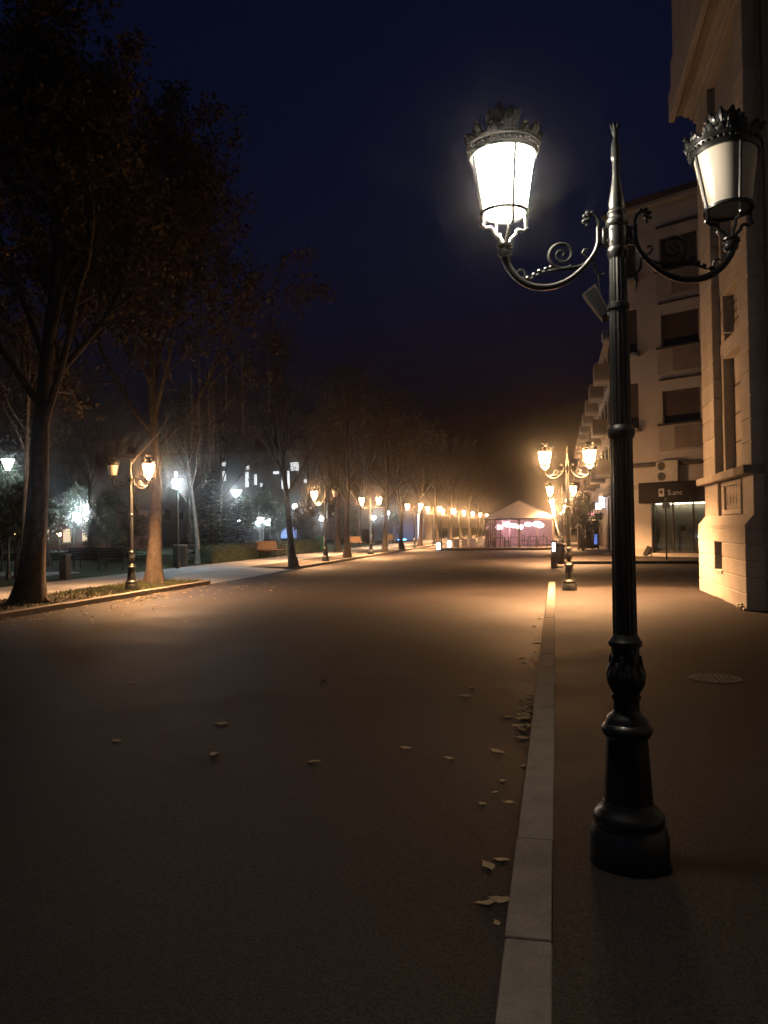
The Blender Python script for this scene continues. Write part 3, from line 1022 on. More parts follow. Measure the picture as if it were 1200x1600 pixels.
FX = 3.05
FY0, FY1 = 47.5, 112
ftb('wall', (FX + .28, FY0, 0), (14, FY1, 12.2), 'plaster')
ftb('eaves', (FX - .10, FY0 - .1, 12.2), (14, FY1, 12.42), 'plaster2', .03)
MB().prism([(FX - .05, 12.42), (14.2, 12.42), (9.5, 15.0), (7.8, 15.0)], FY0, FY1).build('roof', 'roof', ft)
y = FY0 + 1.5
i = 0
while y < FY1 - 4:
    for fl in range(3):
        z0_ = 4.7 + fl * 2.85
        wd = ftb('window', (FX + .20, y, z0_), (FX + .279, y + 1.3, z0_ + 1.7), 'darkglass')
        MB().lo((FX + .12, y - .12, z0_ - .10), (FX + .278, y + 1.42, z0_ - .002)).build('sill', 'plaster2', wd)
        MB().lo((FX + .14, y - .14, z0_ + 1.702), (FX + .278, y + 1.44, z0_ + 1.9)).build('lintel', 'plaster2', wd)
        if (i + fl) % 2 == 0:
            bl = ftb('balcony', (FX - .65, y - .3, z0_ - .25), (FX + .279, y + 1.6, z0_ - .11), 'plaster2')
            MB().lo((FX - .65, y - .3, z0_ - .109), (FX - .60, y + 1.6, z0_ + .75)).build('parapet', 'spandrel', bl)
            MB().lo((FX - .599, y - .3, z0_ - .109), (FX + .27, y - .26, z0_ + .75)).build('parapet_side', 'spandrel', bl)
    if i % 3 == 1:
        dm = MB().prism([(y - .5, 12.43), (y + 1.9, 12.43), (y + 1.9, 13.2), (y + .7, 14.2), (y - .5, 13.2)], FX + .1, FX + 3, 'X').build('dormer', 'plaster', ft)
        MB().lo((FX + .05, y + .2, 12.6), (FX + .098, y + 1.2, 13.3)).build('window', 'darkglass', dm)
    y += 3.4
    i += 1
ftb('shop_band', (FX + .0, FY0, 3.4), (FX + .279, FY1, 3.9), 'plaster2', .02)
# shop front with lit signs
sf = ftb('shop_front', (FX + .2, 52, 0), (FX + .27, 66, 3.3), 'fascia')
ftb('shop_sign', (FX - .42, 55.0, 2.65), (FX - .06, 55.12, 3.05), 'sign_white')
ftb('shop_sign', (FX - .20, 54.4, 2.75), (FX + .12, 54.52, 3.45), 'sign_white')
ftb('neon_sign', (FX - .85, 60.0, 2.15), (FX - .3, 60.08, 2.45), 'sign_pink')
for k in range(6):
    ftb('lamp_strip', (FX - .72 + .02 * k, 54.0 + k * 1.3, 1.55), (FX - .5 + .02 * k, 54.06 + k * 1.3, 2.2), 'sign_yellow')
ks = thing('kiosk', 'dark glazed kiosk with a blue screen under the bright shop sign', 'kiosk', (FX - .75, 53.0, -.004))
for k in range(4):
    MB().lo((-.9 + k * .42, 0, 0), (-.86 + k * .42, 1.6, 1.95)).build('post', 'fascia', ks)
    if k < 3:
        MB().lo((-.855 + k * .42, .02, .08), (-.485 + k * .42, .06, 1.9)).build('pane', 'darkglass', ks)
MB().lo((-.95, -.05, 1.951), (.50, 1.65, 2.05)).build('roof', 'fascia', ks)
MB().lo((.1, -.02, .35), (.30, .015, 1.0)).build('screen', 'screen_blue', ks)


# ================================================================== PAVILION TENT IN THE ROAD
tn = thing('pavilion_tent', 'white gabled terrace tent with clear walls and pink light inside', 'tent', (0, 0, -.12))
TX0, TX1, TY0, TY1 = -5.0, -.15, 57.8, 67.5
APX = (TX0 + TX1) / 2
GZ = .12
plat = thing('wooden_platform', 'low dark deck carrying the tent across the road', 'platform', (0, 0, -.12))
n = 26
for k in range(n):
    ya = 57.2 + k * (11 / n)
    MB().lo((-8.3, ya, .1), (.0 - .25, ya + 11 / n - .02, .17)).build('board', 'deck', plat)
MB().lo((-8.28, 57.25, 0), (-.28, 68.1, .098)).build('frame', 'fascia', plat)
def tnb(name, a, c, m, parent=None, bev=0.0):
    return MB().lo(a, c, bev).build(name, m, parent or tn)


EZ, AZ = 2.30, 3.55
rf = MB()
rf.add([(TX0 - .12, TY0 - .1, EZ), (APX, TY0 - .1, AZ), (APX, TY1, AZ), (TX0 - .12, TY1, EZ),
        (TX1 + .12, TY0 - .1, EZ), (TX1 + .12, TY1, EZ)], [(0, 1, 2, 3), (4, 5, 2, 1)])
rf.add([(TX0 - .12, TY0 - .1, EZ - .04), (APX, TY0 - .1, AZ - .04), (APX, TY1, AZ - .04), (TX0 - .12, TY1, EZ - .04),
        (TX1 + .12, TY0 - .1, EZ - .04), (TX1 + .12, TY1, EZ - .04)], [(3, 2, 1, 0), (1, 2, 5, 4)])
rf.build('roof', 'tent', tn)
for k in range(5):
    ys = TY0 + k * (TY1 - TY0) / 4 - (.09 if k == 0 else 0)
    MB().tube([(TX0 - .12, ys, EZ + .012), (APX, ys, AZ + .012), (TX1 + .12, ys, EZ + .012)], .022, 6).build('roof_seam', 'tent', tn)
for sx in (TX0 - .06, TX1 + .06):
    MB().tube([(sx, TY0 - .08, EZ - .02), (sx + (.5 if sx > APX else -.35), TY0 - .35, .17)], .012, 5).build('guy_rope', 'white', tn)
g = MB().prism([(TX0, EZ), (TX1, EZ), (APX, AZ - .06)], TY0 - .06, TY0 - .02)
g.build('gable', 'tent', tn)
MB().lathe([(.07, 0), (.07, .02)], (APX, TY0 - .09, 3.12), 12).build('vent', 'fascia', tn)
tnb('eaves_beam', (TX0 - .05, TY0 - .1, EZ - .14), (TX1 + .05, TY0 + .04, EZ - .045), 'tent_frame')
for x in (TX0, TX0 + 1.05, APX - .07, APX + 1.22, TX1 - .1):
    wdt = .14 if abs(x - APX + .07) < .01 else (.1 if x in (TX0, TX1 - .1) else .06)
    tnb('post', (x, TY0 - .06, .17), (x + wdt, TY0 + .04, EZ - .141), 'tent_frame')
xs = [TX0 + .1, TX0 + 1.05, APX - .07, APX + 1.22, TX1 - .1]
for k in range(4):
    tnb('clear_panel', (xs[k] + (.07 if k else 0), TY0 - .01, .2), (xs[k + 1], TY0, EZ - .145), 'pvc')
for x in (TX0, TX1):
    tnb('side_panel', (x - .015, TY0 + .05, .2), (x, TY1, EZ - .05), 'pvc')
    for k in range(4):
        tnb('side_post', (x - .05, TY0 + 2.2 + k * 2.4, .17), (x + .05, TY0 + 2.3 + k * 2.4, EZ - .05), 'tent_frame')
tnb('back_drape', (TX0, TY1 - .1, .17), (TX1, TY1 - .05, EZ), 'pink_wall')
for k in range(5):
    tnb('drape', (TX0 + .55 + k * .22, TY0 + 2.5 + k * .4, .17), (TX0 + .68 + k * .22, TY0 + 2.56 + k * .4, EZ - .05), 'pink_wall')
lampl = MB()
k = 0
for (x, y, s) in [(-3.6, 60.5, .30), (-3.15, 61.6, .26), (-2.75, 63.0, .28), (-1.35, 60.2, .34), (-1.2, 62.6, .3), (-4.4, 63.5, .3), (-2.2, 65.4, .28)]:
    pl = thing('paper_lantern', 'glowing oval paper lantern hanging %s in the tent' % ['at left front', 'second from left', 'behind the middle post on the left', 'at right front', 'behind the right front one', 'deep at the left', 'deep at the centre'][k], 'lantern', (x, y, 1.72 - .1 * (k % 3)), 0, 'paper lanterns in the tent')
    MB().lathe([(0, -s * .6), (s * .6, -s * .5), (s * .95, -s * .2), (s, 0), (s * .95, s * .2), (s * .6, s * .5), (0, s * .6)], seg=20).build('shade', 'pink_lamp', pl, True)
    MB().tube([(0, 0, s * .6), (0, 0, .9 if abs(x - APX) > 1 else 1.5)], .008, 5).build('cord', 'fascia', pl)
    k += 1
def table_set(x, y, lab):
    t = thing('dining_table', 'dark table %s' % lab, 'table', (x, y, .05), 0, 'tables in the tent')
    MB().lo((-.4, -.4, .70), (.4, .4, .74), .01).build('top', 'chair', t)
    for sx in (-1, 1):
        for sy in (-1, 1):
            MB().lo((sx * .36 - .025, sy * .36 - .025, 0), (sx * .36 + .025, sy * .36 + .025, .699)).build('leg', 'chair', t)
    for s in (-1, 1):
        c = thing('chair', 'dark chair left of the table %s' % lab if s < 0 else 'dark chair right of the table %s' % lab, 'chair', (x + s * .62, y, .05), 0 if s < 0 else math.pi, 'chairs in the tent')
        MB().lo((-.2, -.2, .42), (.2, .2, .47), .01).build('seat', 'chair', c)
        MB().lo((-.22, -.2, .5), (-.17, .2, .92), .01).build('backrest', 'chair', c)
        for a in (-1, 1):
            for d in (-1, 1):
                MB().lo((a * .17 - .018, d * .17 - .018, 0), (a * .17 + .018, d * .17 + .018, .419)).build('leg', 'chair', c)


table_set(-4.05, 58.9, 'at the left front of the tent')
table_set(-3.1, 60.2, 'left of the tent\'s middle post')
table_set(-1.05, 59.2, 'at the right front of the tent')
table_set(-1.75, 62.4, 'deep in the right tent half')
# lit boxes and barriers to the left of the tent
def lightbox(x, y, h, lab, wd=.36):
    t = thing('light_box', lab, 'light box', (x, y, -.12))
    MB().lo((-wd / 2, -.12, .0), (wd / 2, .12, .04), .005).build('foot', 'fascia', t)
    MB().lo((-wd / 2, -.1, .041), (wd / 2, .1, h), .01).build('case', 'roof_metal', t)
    MB().lo((-wd / 2 + .03, -.108, .08), (wd / 2 - .03, -.101, h - .04)).build('panel', 'lightbox', t)


lightbox(-8.32, 57.0, .62, 'glowing white box standing in front of the left platform corner')
lightbox(-7.95, 60.2, .72, 'second glowing white box just behind the left platform corner')
t = thing('thin_post', 'thin dark post at the left corner of the platform', 'post', (-8.12, 57.1, -.12))
MB().tube([(0, 0, 0), (0, 0, 2.2)], .05, 8).build('shaft', 'fascia', t)
MB().lathe([(.09, 0), (.09, .05), (.05, .06)], seg=12).build('foot', 'fascia', t)
for k in range(5):
    t = thing('terrace_planter', 'white box planter, %s from the left along the platform edge' % ORD[k], 'planter', (-7.45 + k * .52, 60.5 + k * 1.0, .05), 0, 'white planters on the platform')
    MB().prism([(-.19, 0), (.19, 0), (.24, .6), (-.24, .6)], -.22, .22).build('box', 'white', t)
    MB().lo((-.2, -.19, .58), (.2, .19, .62)).build('soil', 'earth', t)

# bollard with the little lit screen, and the bin, beyond the side street
t = thing('ticket_pillar', 'pale pillar with a small glowing screen at the far kerb end', 'pillar', (-.10, 33.0, -.12))
MB().lo((-.12, -.1, 0), (.12, .1, .55), .015).build('pedestal', 'kerb', t)
MB().lo((-.11, -.08, .551), (.11, .08, 1.12), .03).build('head', 'roof_metal', t)
MB().lo((-.065, -.088, .66), (.065, -.081, 1.02)).build('screen', 'lightbox', t)
t = thing('litter_bin', 'grey litter bin with a dark lid beside the ticket pillar', 'bin', (.12, 34.4, -.004))
MB().lathe([(.20, 0), (.22, .03), (.24, .7), (.23, .72)], seg=20).build('body', 'roof_metal', t, True)
MB().lathe([(.25, .721), (.25, .76), (.14, .86), (0, .88)], seg=20).build('lid', 'fascia', t, True)


# ================================================================== TREES
class Tree:
    def __init__(self, seed, H, r0, fork, lean=(0, 0), limbs=9, kids=(7, 6, 4), leaves=2, leaf=.07, spread=1.0, up=.10, lstart=1.0, droop=0.0, twin=False, bend=0.0, limb_len=None, leafz=None):
        self.g = random.Random(seed)
        self.w = MB()
        self.c = MB()
        self.kids = kids
        self.leaves = leaves
        self.leaf = leaf
        self.up = up
        self.droop = droop
        self.leafz = leafz
        g = self.g
        # trunk
        n = 14
        pts = [Vector((0, 0, -0.08))]
        d = Vector((lean[0], lean[1], 1)).normalized()
        seglen = H * .82 / n
        rad = []
        for i in range(n + 1):
            t = i / n
            rad.append(r0 * (1.25 - .3 * min(t * 8, 1)) * (1 - .82 * t) if t > 0 else r0 * 1.45)
        for i in range(n):
            d = (d + Vector((g.uniform(-.06, .06), g.uniform(-.06, .06), .03)) + Vector((bend * (i / n - .4), 0, 0))).normalized()
            pts.append(pts[-1] + d * seglen)
        self.w.tube(pts, rad, 12)
        # root flare
        for k in range(5):
            a = k * 1.257 + g.uniform(-.3, .3)
            self.w.tube([(math.cos(a) * r0 * 1.9, math.sin(a) * r0 * 1.9, -.06), (math.cos(a) * r0 * 1.25, math.sin(a) * r0 * 1.25, .03), (math.cos(a) * r0 * .7, math.sin(a) * r0 * .7, .4)], [r0 * .12, r0 * .3, r0 * .35], 7)
        if limb_len is None:
            limb_len = H * .40
        for k in range(limbs):
            t = fork / (H * .82) + (1 - fork / (H * .82)) * (k + g.random() * .6) / limbs
            t = min(t, .99)
            i = min(int(t * n), n - 1)
            fr = t * n - i
            p = pts[i].lerp(pts[i + 1], fr)
            az = k * 2.4 + g.uniform(-.5, .5)
            el = R(g.uniform(28, 55)) + t * .35
            dd = Vector((math.cos(az) * math.cos(el), math.sin(az) * math.cos(el), math.sin(el)))
            L = limb_len * spread * (1.12 - .6 * t) * g.uniform(.85, 1.15)
            self.branch(p, dd, L, r0 * .42 * (1.1 - .7 * t), 1)

    def branch(self, p, d, L, r, lev):
        g = self.g
        n = (0, 7, 5, 4, 3)[lev]
        seg = (0, 7, 5, 3, 3)[lev]
        pts = [p.copy()]
        wob = (0, .16, .20, .24, .26)[lev]
        for i in range(n):
            d = (d + Vector((g.uniform(-wob, wob), g.uniform(-wob, wob), g.uniform(-wob, wob) + self.up - self.droop * (i / n) * (lev >= 2)))).normalized()
            pts.append(pts[-1] + d * (L / n))
        rr = [max(r * (1 - .8 * i / n), .004) for i in range(n + 1)]
        tgt = self.w if lev == 1 else self.c
        tgt.cur = 0
        tgt.tube(pts, rr, seg, cap=False)
        if lev <= 3:
            nk = self.kids[lev - 1]
            for k in range(nk):
                t = .22 + .78 * (k + g.random()) / nk
                i = min(int(t * n), n - 1)
                q = pts[i].lerp(pts[i + 1], t * n - i)
                ax = d.orthogonal()
                dirv = (pts[i + 1] - pts[i]).normalized()
                ax = dirv.orthogonal().normalized()
                ax.rotate(Matrix.Rotation(g.uniform(0, 6.283), 3, dirv))
                cd = dirv.copy()
                cd.rotate(Matrix.Rotation(R(g.uniform(28, 62)), 3, ax))
                self.branch(q, cd, L * g.uniform(.42, .62) * (1.15 - .5 * t), max(r * .5 * (1 - .6 * t), .005), lev + 1)
        else:
            nl = self.leaves
            if self.leafz is not None and pts[-1].z > self.leafz:
                nl = nl // 2
            self.c.cur = 1
            for k in range(nl):
                q = pts[g.randrange(1, n + 1)] + Vector((g.gauss(0, .09), g.gauss(0, .09), g.gauss(0, .09)))
                self.leafq(q, self.leaf * g.uniform(.6, 1.35))
            self.c.cur = 0

    def leafq(self, q, s):
        g = self.g
        a = Vector((g.gauss(0, 1), g.gauss(0, 1), g.gauss(0, 1))).normalized()
        bb = a.orthogonal().normalized()
        bb.rotate(Matrix.Rotation(g.uniform(0, 6.28), 3, a))
        c = a.cross(bb)
        self.c.add([tuple(q - a * s), tuple(q + bb * s * .55 + c * s * .15), tuple(q + a * s), tuple(q - bb * s * .55 + c * s * .15)], [(0, 1, 2, 3)])

    def meshes(self, bark='bark', leafm='leaf_brown'):
        return self.w.mesh('trunk', bark, True), self.c.mesh('crown', ['twig', leafm])


def put_tree(ms, name, label, loc, rz=0.0, s=1.0, group=None, cat='tree'):
    t = thing(name, label, cat, loc, rz, group)
    t.scale = (s, s, s)
    link('trunk', ms[0], t)
    link('crown', ms[1], t)
    return t


big = Tree(3, 12.4, .30, 3.5, lean=(.13, -.02), limbs=14, kids=(8, 7, 5), leaves=7, leaf=.07, spread=1.12, bend=-.05, limb_len=5.2).meshes()
leafy = Tree(11, 11.0, .19, 3.3, lean=(.02, 0), limbs=14, kids=(8, 7, 5), leaves=7, leaf=.065, spread=1.15, limb_len=5.0).meshes()
tA = Tree(21, 10.5, .17, 3.0, lean=(-.06, 0), limbs=12, kids=(7, 6, 5), leaves=1, leaf=.05, spread=.95, up=.14).meshes()
tB = Tree(22, 11.0, .18, 2.8, lean=(.03, .02), limbs=13, kids=(7, 6, 5), leaves=1, leaf=.05, spread=1.0, up=.13).meshes()
tC = Tree(23, 11.0, .17, 3.2, lean=(-.02, .03), limbs=12, kids=(7, 6, 5), leaves=2, leaf=.05, spread=1.05, up=.10).meshes()
tP = Tree(31, 9.0, .13, 3.6, lean=(.05, .0), limbs=10, kids=(6, 6, 4), leaves=2, leaf=.05, spread=.9).meshes('bark_pale', 'leaf_brown')
tG = Tree(41, 4.2, .07, .9, limbs=11, kids=(6, 5, 4), leaves=7, leaf=.07, spread=1.1, limb_len=1.9).meshes('bark', 'leaf_green')
tS = Tree(43, 3.2, .05, .5, limbs=11, kids=(6, 5, 4), leaves=6, leaf=.06, spread=1.0, limb_len=1.4).meshes('bark', 'leaf_brown')

G1 = 'trees along the left kerb'
put_tree(big, 'street_tree', 'big dark leaning tree with a forked thick trunk at the left edge', (-11.85, 16.1, 0), 0.0, 1.0, G1)
put_tree(leafy, 'street_tree', 'leafy tree whose straight trunk glows orange beside the left lamp post', (-12.0, 22.2, 0), 1.1, 1.2, G1)
put_tree(tA, 'street_tree', 'dark slender leaning tree at the gap in the left kerb', (-11.0, 32.4, 0), 0.2, 1.0, G1)
row = [(-11.3, 42.5, tB, 2.0, 1.0), (-11.2, 51.8, tC, .5, 1.02), (-11.0, 56.8, tB, 4.0, .95), (-11.3, 66.5, tA, 2.6, 1.05), (-11.2, 76.5, tC, 3.3, 1.0), (-11.2, 86, tB, 1.0, 1.05), (-11.2, 96, tA, .3, 1.0), (-11.2, 107, tC, 2.2, 1.05), (-11.2, 119, tB, 5.2, 1.0), (-11.2, 132, tC, 1.4, 1.05)]
for i, (x, y, ms, rz, s) in enumerate(row):
    put_tree(ms, 'street_tree', 'bare brown street tree lit orange, %s along the left kerb' % ORD[i + 3], (x, y, 0), rz, s, G1)
G2 = 'trees in the park'
park = [(-16.6, 22.3, tP, 2.1, 1.0, 'tree with a pale lit trunk behind the big leaning tree'),
        (-16.9, 35.6, tP, 0.0, 1.0, 'slim park tree with a pale leaning trunk beside the round bin'),
        (-21.5, 27.0, tB, 3.0, 1.0, 'dark bare tree behind the lamp at the far left edge'),
        (-14.6, 52.5, tB, 2.2, 1.15, 'thick dark bare tree behind the lamp post by the green bin'),
        (-20.5, 46.0, tC, 1.0, 1.0, 'bare park tree behind the hedge near the yellow bench'),
        (-24.0, 34.0, tA, 1.7, 1.0, 'bare park tree between the small spruce and the leafy tree'),
        (-19.5, 60.0, tA, 4.2, 1.1, 'bare park tree in front of the blue-lit wall'),
        (-18.0, 72.0, tB, .7, 1.1, 'tall bare park tree deep behind the far left lamps'),
        (-28.0, 44.0, tB, 2.9, 1.1, 'bare park tree left of the globe lamp cluster'),
        (-30.0, 62.0, tC, 3.6, 1.15, 'bare park tree behind the round-headed lamps'),
        (-26.0, 27.0, tC, .9, 1.05, 'bare park tree above the dark bench'),
        (-36.0, 50.0, tA, 2.4, 1.15, 'bare park tree beside the red restaurant'),
        (-17.5, 90.0, tC, 5.0, 1.15, 'bare park tree beyond the far row of lamps')]
for (x, y, ms, rz, s, l) in park:
    put_tree(ms, 'park_tree', l, (x, y, -.02), rz, s, G2)
shr = [(-18.9, 25.0, tG, 0, .85, 'leafy green bush lit white below the lamp at the far left edge', 'bush'),
       (-17.6, 23.4, tG, 2, .7, 'dark low bush behind the big leaning trunk', 'bush'),
       (-24.9, 65.0, tG, 1, 1.0, 'bright leafy tree around the shining globe lamps', 'bush'),
       (-22.6, 63.0, tG, 3, .8, 'smaller lit bush right of the shining globe lamps', 'bush'),
       (-21.0, 36.5, tS, 1, .9, 'bare pale shrub behind the orange trunk', 'bush'),
       (-31.5, 50.5, tS, 2, 1.1, 'yellowish shrub under the cluster of globe lamps', 'bush'),
       (-26.0, 58.0, tS, 3, 1.0, 'brown shrub beyond the hedge', 'bush'),
       (-20.5, 33.5, tG, 4, .55, 'low dark bush between the round bin and the orange trunk', 'bush'),
       (-24.5, 40.5, tG, 5, .8, 'dark bush behind the small silvery spruce', 'bush'),
       (-29.0, 47.5, tG, .4, .9, 'dark bush right of the globe cluster pole', 'bush'),
       (-36.5, 55.0, tG, 2.6, 1.1, 'dark bush in front of the restaurant windows', 'bush'),
       (-41.0, 58.0, tS, .6, 1.4, 'tawny shrub left of the restaurant windows', 'bush'),
       (-21.5, 52.0, tG, 3.7, .9, 'dark bush beyond the hedge behind the yellow bench', 'bush'),
       (-19.0, 58.5, tS, 2.2, 1.1, 'brown shrub behind the green bin', 'bush'),
       (-17.6, 66.0, tG, 1.9, .8, 'dark bush under the far white globe lamp', 'bush'),
       (-27.5, 72.0, tG, 2.8, 1.2, 'tall dark bush left of the blue-lit wall', 'bush'),
       (-16.8, 82.0, tS, .2, 1.2, 'shrub beside the far row of lamps', 'bush'),
       (-22.3, 28.6, tG, 3.1, .7, 'dark bush at the left end of the dark benches', 'bush'),
       (1.6, 50.0, tG, 1.3, .75, 'dark leafy tree behind the second lamp post on the right', 'tree')]
for (x, y, ms, rz, s, l, c) in shr:
    put_tree(ms, 'bush' if c == 'bush' else 'small_tree', l, (x, y, -.01), rz, s, None, c)


def spruce(name, label, loc, H, rbase, seed, needle, zbase=.15):
    g = random.Random(seed)
    wd = MB()
    wd.tube([(0, 0, -.05), (0, 0, H * .5), (.02, 0, H)], [H * .018 + .02, H * .012, .006], 8)
    c = MB()
    z = zbase
    while z < H:
        t = (z - zbase) / (H - zbase)
        Rr = rbase * (1 - t) ** .85 + .05
        nb_ = max(5, int(13 * (1 - t) + 4))
        a0 = g.uniform(0, 6.28)
        for k in range(nb_):
            a = a0 + k * 6.283 / nb_ + g.uniform(-.15, .15)
            L = Rr * g.uniform(.75, 1.12)
            pts = []
            for i in range(6):
                s = i / 5
                pts.append(Vector((math.cos(a) * L * s, math.sin(a) * L * s, z + .10 * L - .30 * L * s + .16 * L * s * s)))
            c.cur = 0
            c.tube(pts, [.012, .01, .009, .007, .005, .003], 3, cap=False)
            c.cur = 1
            nn = int(12 + 22 * L)
            for j in range(nn):
                s = .12 + .88 * (j + g.random()) / nn
                q = Vector((math.cos(a) * L * s, math.sin(a) * L * s, z + .10 * L - .30 * L * s + .16 * L * s * s))
                side = Vector((-math.sin(a), math.cos(a), 0)) * g.choice((-1, 1))
                out = Vector((math.cos(a), math.sin(a), 0))
                dv = (side * g.uniform(.5, 1) + out * g.uniform(.3, .9) + Vector((0, 0, g.uniform(-.25, .45)))).normalized()
                ln = (.10 + .14 * (1 - s)) * g.uniform(.7, 1.2) * min(1.4, .6 + rbase * .5)
                wv = dv.cross(Vector((g.uniform(-.3, .3), g.uniform(-.3, .3), 1))).normalized() * ln * .17
                c.add([tuple(q - wv * .4), tuple(q + dv * ln * .5 - wv), tuple(q + dv * ln), tuple(q + dv * ln * .5 + wv)], [(0, 1, 2, 3)])
        z += (.17 + .05 * (1 - t)) * max(.7, H / 4)
    t = thing(name, label, 'tree', loc)
    wd.build('trunk', 'bark', t, True)
    c.build('crown', ['twig', needle], t)


spruce('spruce_tree', 'small silvery spruce lit white behind the dark bench', (-22.6, 38.2, -.02), 2.95, 1.35, 5, 'needle')
spruce('spruce_tree', 'large dark spruce behind the hedge and round bin', (-18.3, 40.2, -.02), 5.0, 1.9, 6, 'needle_dark')
spruce('spruce_tree', 'blue-grey spruce right of the large dark one', (-17.5, 42.0, -.02), 3.6, 1.2, 8, 'needle')
spruce('spruce_tree', 'small spruce beyond the hedge near the green bin', (-17.9, 56.0, -.02), 2.6, 1.0, 9, 'needle_dark')


# hedge
def hedge(name, label, x0, x1, y0, y1, h, seed):
    g = random.Random(seed)
    t = thing(name, label, 'hedge', ((x0 + x1) / 2, y0, -.02))
    ox, oy = (x0 + x1) / 2, y0
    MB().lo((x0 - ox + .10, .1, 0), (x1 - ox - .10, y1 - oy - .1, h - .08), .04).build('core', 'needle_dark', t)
    c = MB()
    n = int((y1 - y0) * 620)
    for i in range(n):
        f = g.random()
        yv = g.uniform(0, y1 - y0)
        if f < .45:
            p = Vector((x1 - ox - .05 + g.gauss(0, .035), yv, g.uniform(.02, h)))
        elif f < .85:
            p = Vector((g.uniform(x0, x1) - ox, yv, h - .04 + g.gauss(0, .04)))
        else:
            p = Vector((g.uniform(x0, x1) - ox, g.choice((0.04, y1 - y0 - .04)), g.uniform(.02, h)))
        s = g.uniform(.03, .065)
        a = Vector((g.gauss(0, 1), g.gauss(0, 1), g.gauss(0, 1))).normalized()
        bb = a.orthogonal() * .6
        c.add([tuple(p - a * s), tuple(p + bb * s), tuple(p + a * s), tuple(p - bb * s)], [(0, 1, 2, 3)])
    o = c.build('foliage', 'leaf_green', t)


hedge('hedge', 'long clipped green hedge behind the yellow bench', -17.1, -16.15, 35.5, 55.0, .82, 3)
hedge('hedge', 'low dark hedge across the lawn by the globe lamps', -33.5, -24.5, 41.0, 42.2, .55, 4)


# ================================================================== PARK LAMPS
def park_lamp(loc, h, label, kind='lamp_white', s=1.0):
    t = thing('park_lamp', label, 'park lamp', loc, 0, 'white park lamps')
    MB().lathe([(.09, 0), (.09, .25), (.06, .3), (.04, .34), (.032, h - .42), (.05, h - .40), (.05, h - .36)], seg=14).build('pole', 'iron', t, True)
    MB().lathe([(.05 * s, h - .36), (.075 * s, h - .30), (.12 * s, h - .18), (.19 * s, h - .02), (.20 * s, h)], seg=24, cap=True).build('glass', kind, t, True)
    MB().lathe([(.24 * s, h + .001), (.25 * s, h + .02), (.14 * s, h + .07), (0, h + .10)], seg=24).build('cap', 'iron', t, True)
    m = MB()
    for k in range(4):
        a = k * 1.5708 + .4
        m.tube([(.05 * math.cos(a), .05 * math.sin(a), h - .37), (.16 * s * math.cos(a), .16 * s * math.sin(a), h - .17), (.225 * s * math.cos(a), .225 * s * math.sin(a), h + .005)], .009, 5)
    m.build('cage', 'iron', t)


park_lamp((-18.45, 24.0, -.02), 4.15, 'white cone lamp cut by the left picture edge', 'globe_dim')
park_lamp((-15.65, 31.0, .0), 3.75, 'white cone lamp standing behind the round bin')
park_lamp((-18.6, 44.4, -.02), 3.95, 'white round lamp above the dark spruce', 'globe_white', 1.5)


def globe_lamp(loc, h, label, r=.2, kind='globe_white'):
    t = thing('globe_lamp', label, 'park lamp', loc, 0, 'single globe lamps in the park')
    MB().lathe([(.08, 0), (.08, .3), (.035, .36), (.03, h - r - .04), (.07, h - r - .02), (.07, h - r + .01)], seg=12).build('pole', 'iron', t, True)
    prf = [(max(r * math.sin(a), 0.0), h - r * math.cos(a)) for a in [i * math.pi / 10 for i in range(11)]]
    MB().lathe(prf, seg=16).build('globe', kind, t, True)


for x, y, h, l in [(-33.3, 80, 2.7, 'white globe lamp under the round lamp, behind the dark spruce'), (-28.85, 80, 2.5, 'white globe lamp left of the slender leaning trunk'),
                   (-20.2, 60, 3.4, 'white globe lamp just right of the slender leaning trunk'), (-20.25, 62, 2.55, 'white globe lamp left of the lamp post by the green bin'),
                   (-21.6, 72, 2.55, 'white globe lamp behind the lamp post by the green bin'), (-17.0, 74, 2.6, 'tiny white globe lamp between the far trunks'),
                   (-14.0, 66, 2.9, 'white globe lamp left of the far orange lamps')]:
    globe_lamp((x, y, -.02), h, l, .17)


def cluster_lamp(loc, h, label, r=.26):
    t = thing('cluster_lamp', label, 'park lamp', loc, 0, 'clusters of globe lamps')
    MB().lathe([(.14, 0), (.14, .4), (.06, .5), (.045, h - .3)], seg=14).build('pole', 'iron', t, True)
    for k in range(5):
        a = k * 2 * math.pi / 4 + .5
        if k < 4:
            e = (.75 * math.cos(a), .75 * math.sin(a), h - .75 + .08 * k)
            MB().tube([(0, 0, h - 1.1), (e[0] * .6, e[1] * .6, h - 1.15), (e[0], e[1], e[2] - r)], .025, 6).build('arm', 'iron', t)
        else:
            e = (0, 0, h)
        MB().lathe([(max(r * math.sin(q), 0.0), -r * math.cos(q)) for q in [i * math.pi / 10 for i in range(11)]], e, 16).build('globe', 'globe_white', t, True)


cluster_lamp((-33.35, 52, -.02), 3.35, 'cluster of five white globes on one pole across the lawn')
cluster_lamp((-25.5, 66, -.02), 3.0, 'cluster of white globes shining inside the leafy tree')
for x, y, z, l in [(-37.8, 50, 1.49, 'small orange lamp low at the far left'), (-41.2, 60, 1.42, 'small orange lamp right of the big leaning trunk'), (-46.0, 66, 1.25, 'tiny orange lamp left of the restaurant')]:
    t = thing('garden_lamp', l, 'garden lamp', (x, y, -.02))
    MB().lathe([(.06, 0), (.03, .05), (.03, z - .1)], seg=8).build('pole', 'iron', t)
    MB().lathe([(.10, z - .1), (.17, z + .02), (.15, z + .12), (0, z + .16)], seg=12).build('glass', 'warm_small', t)


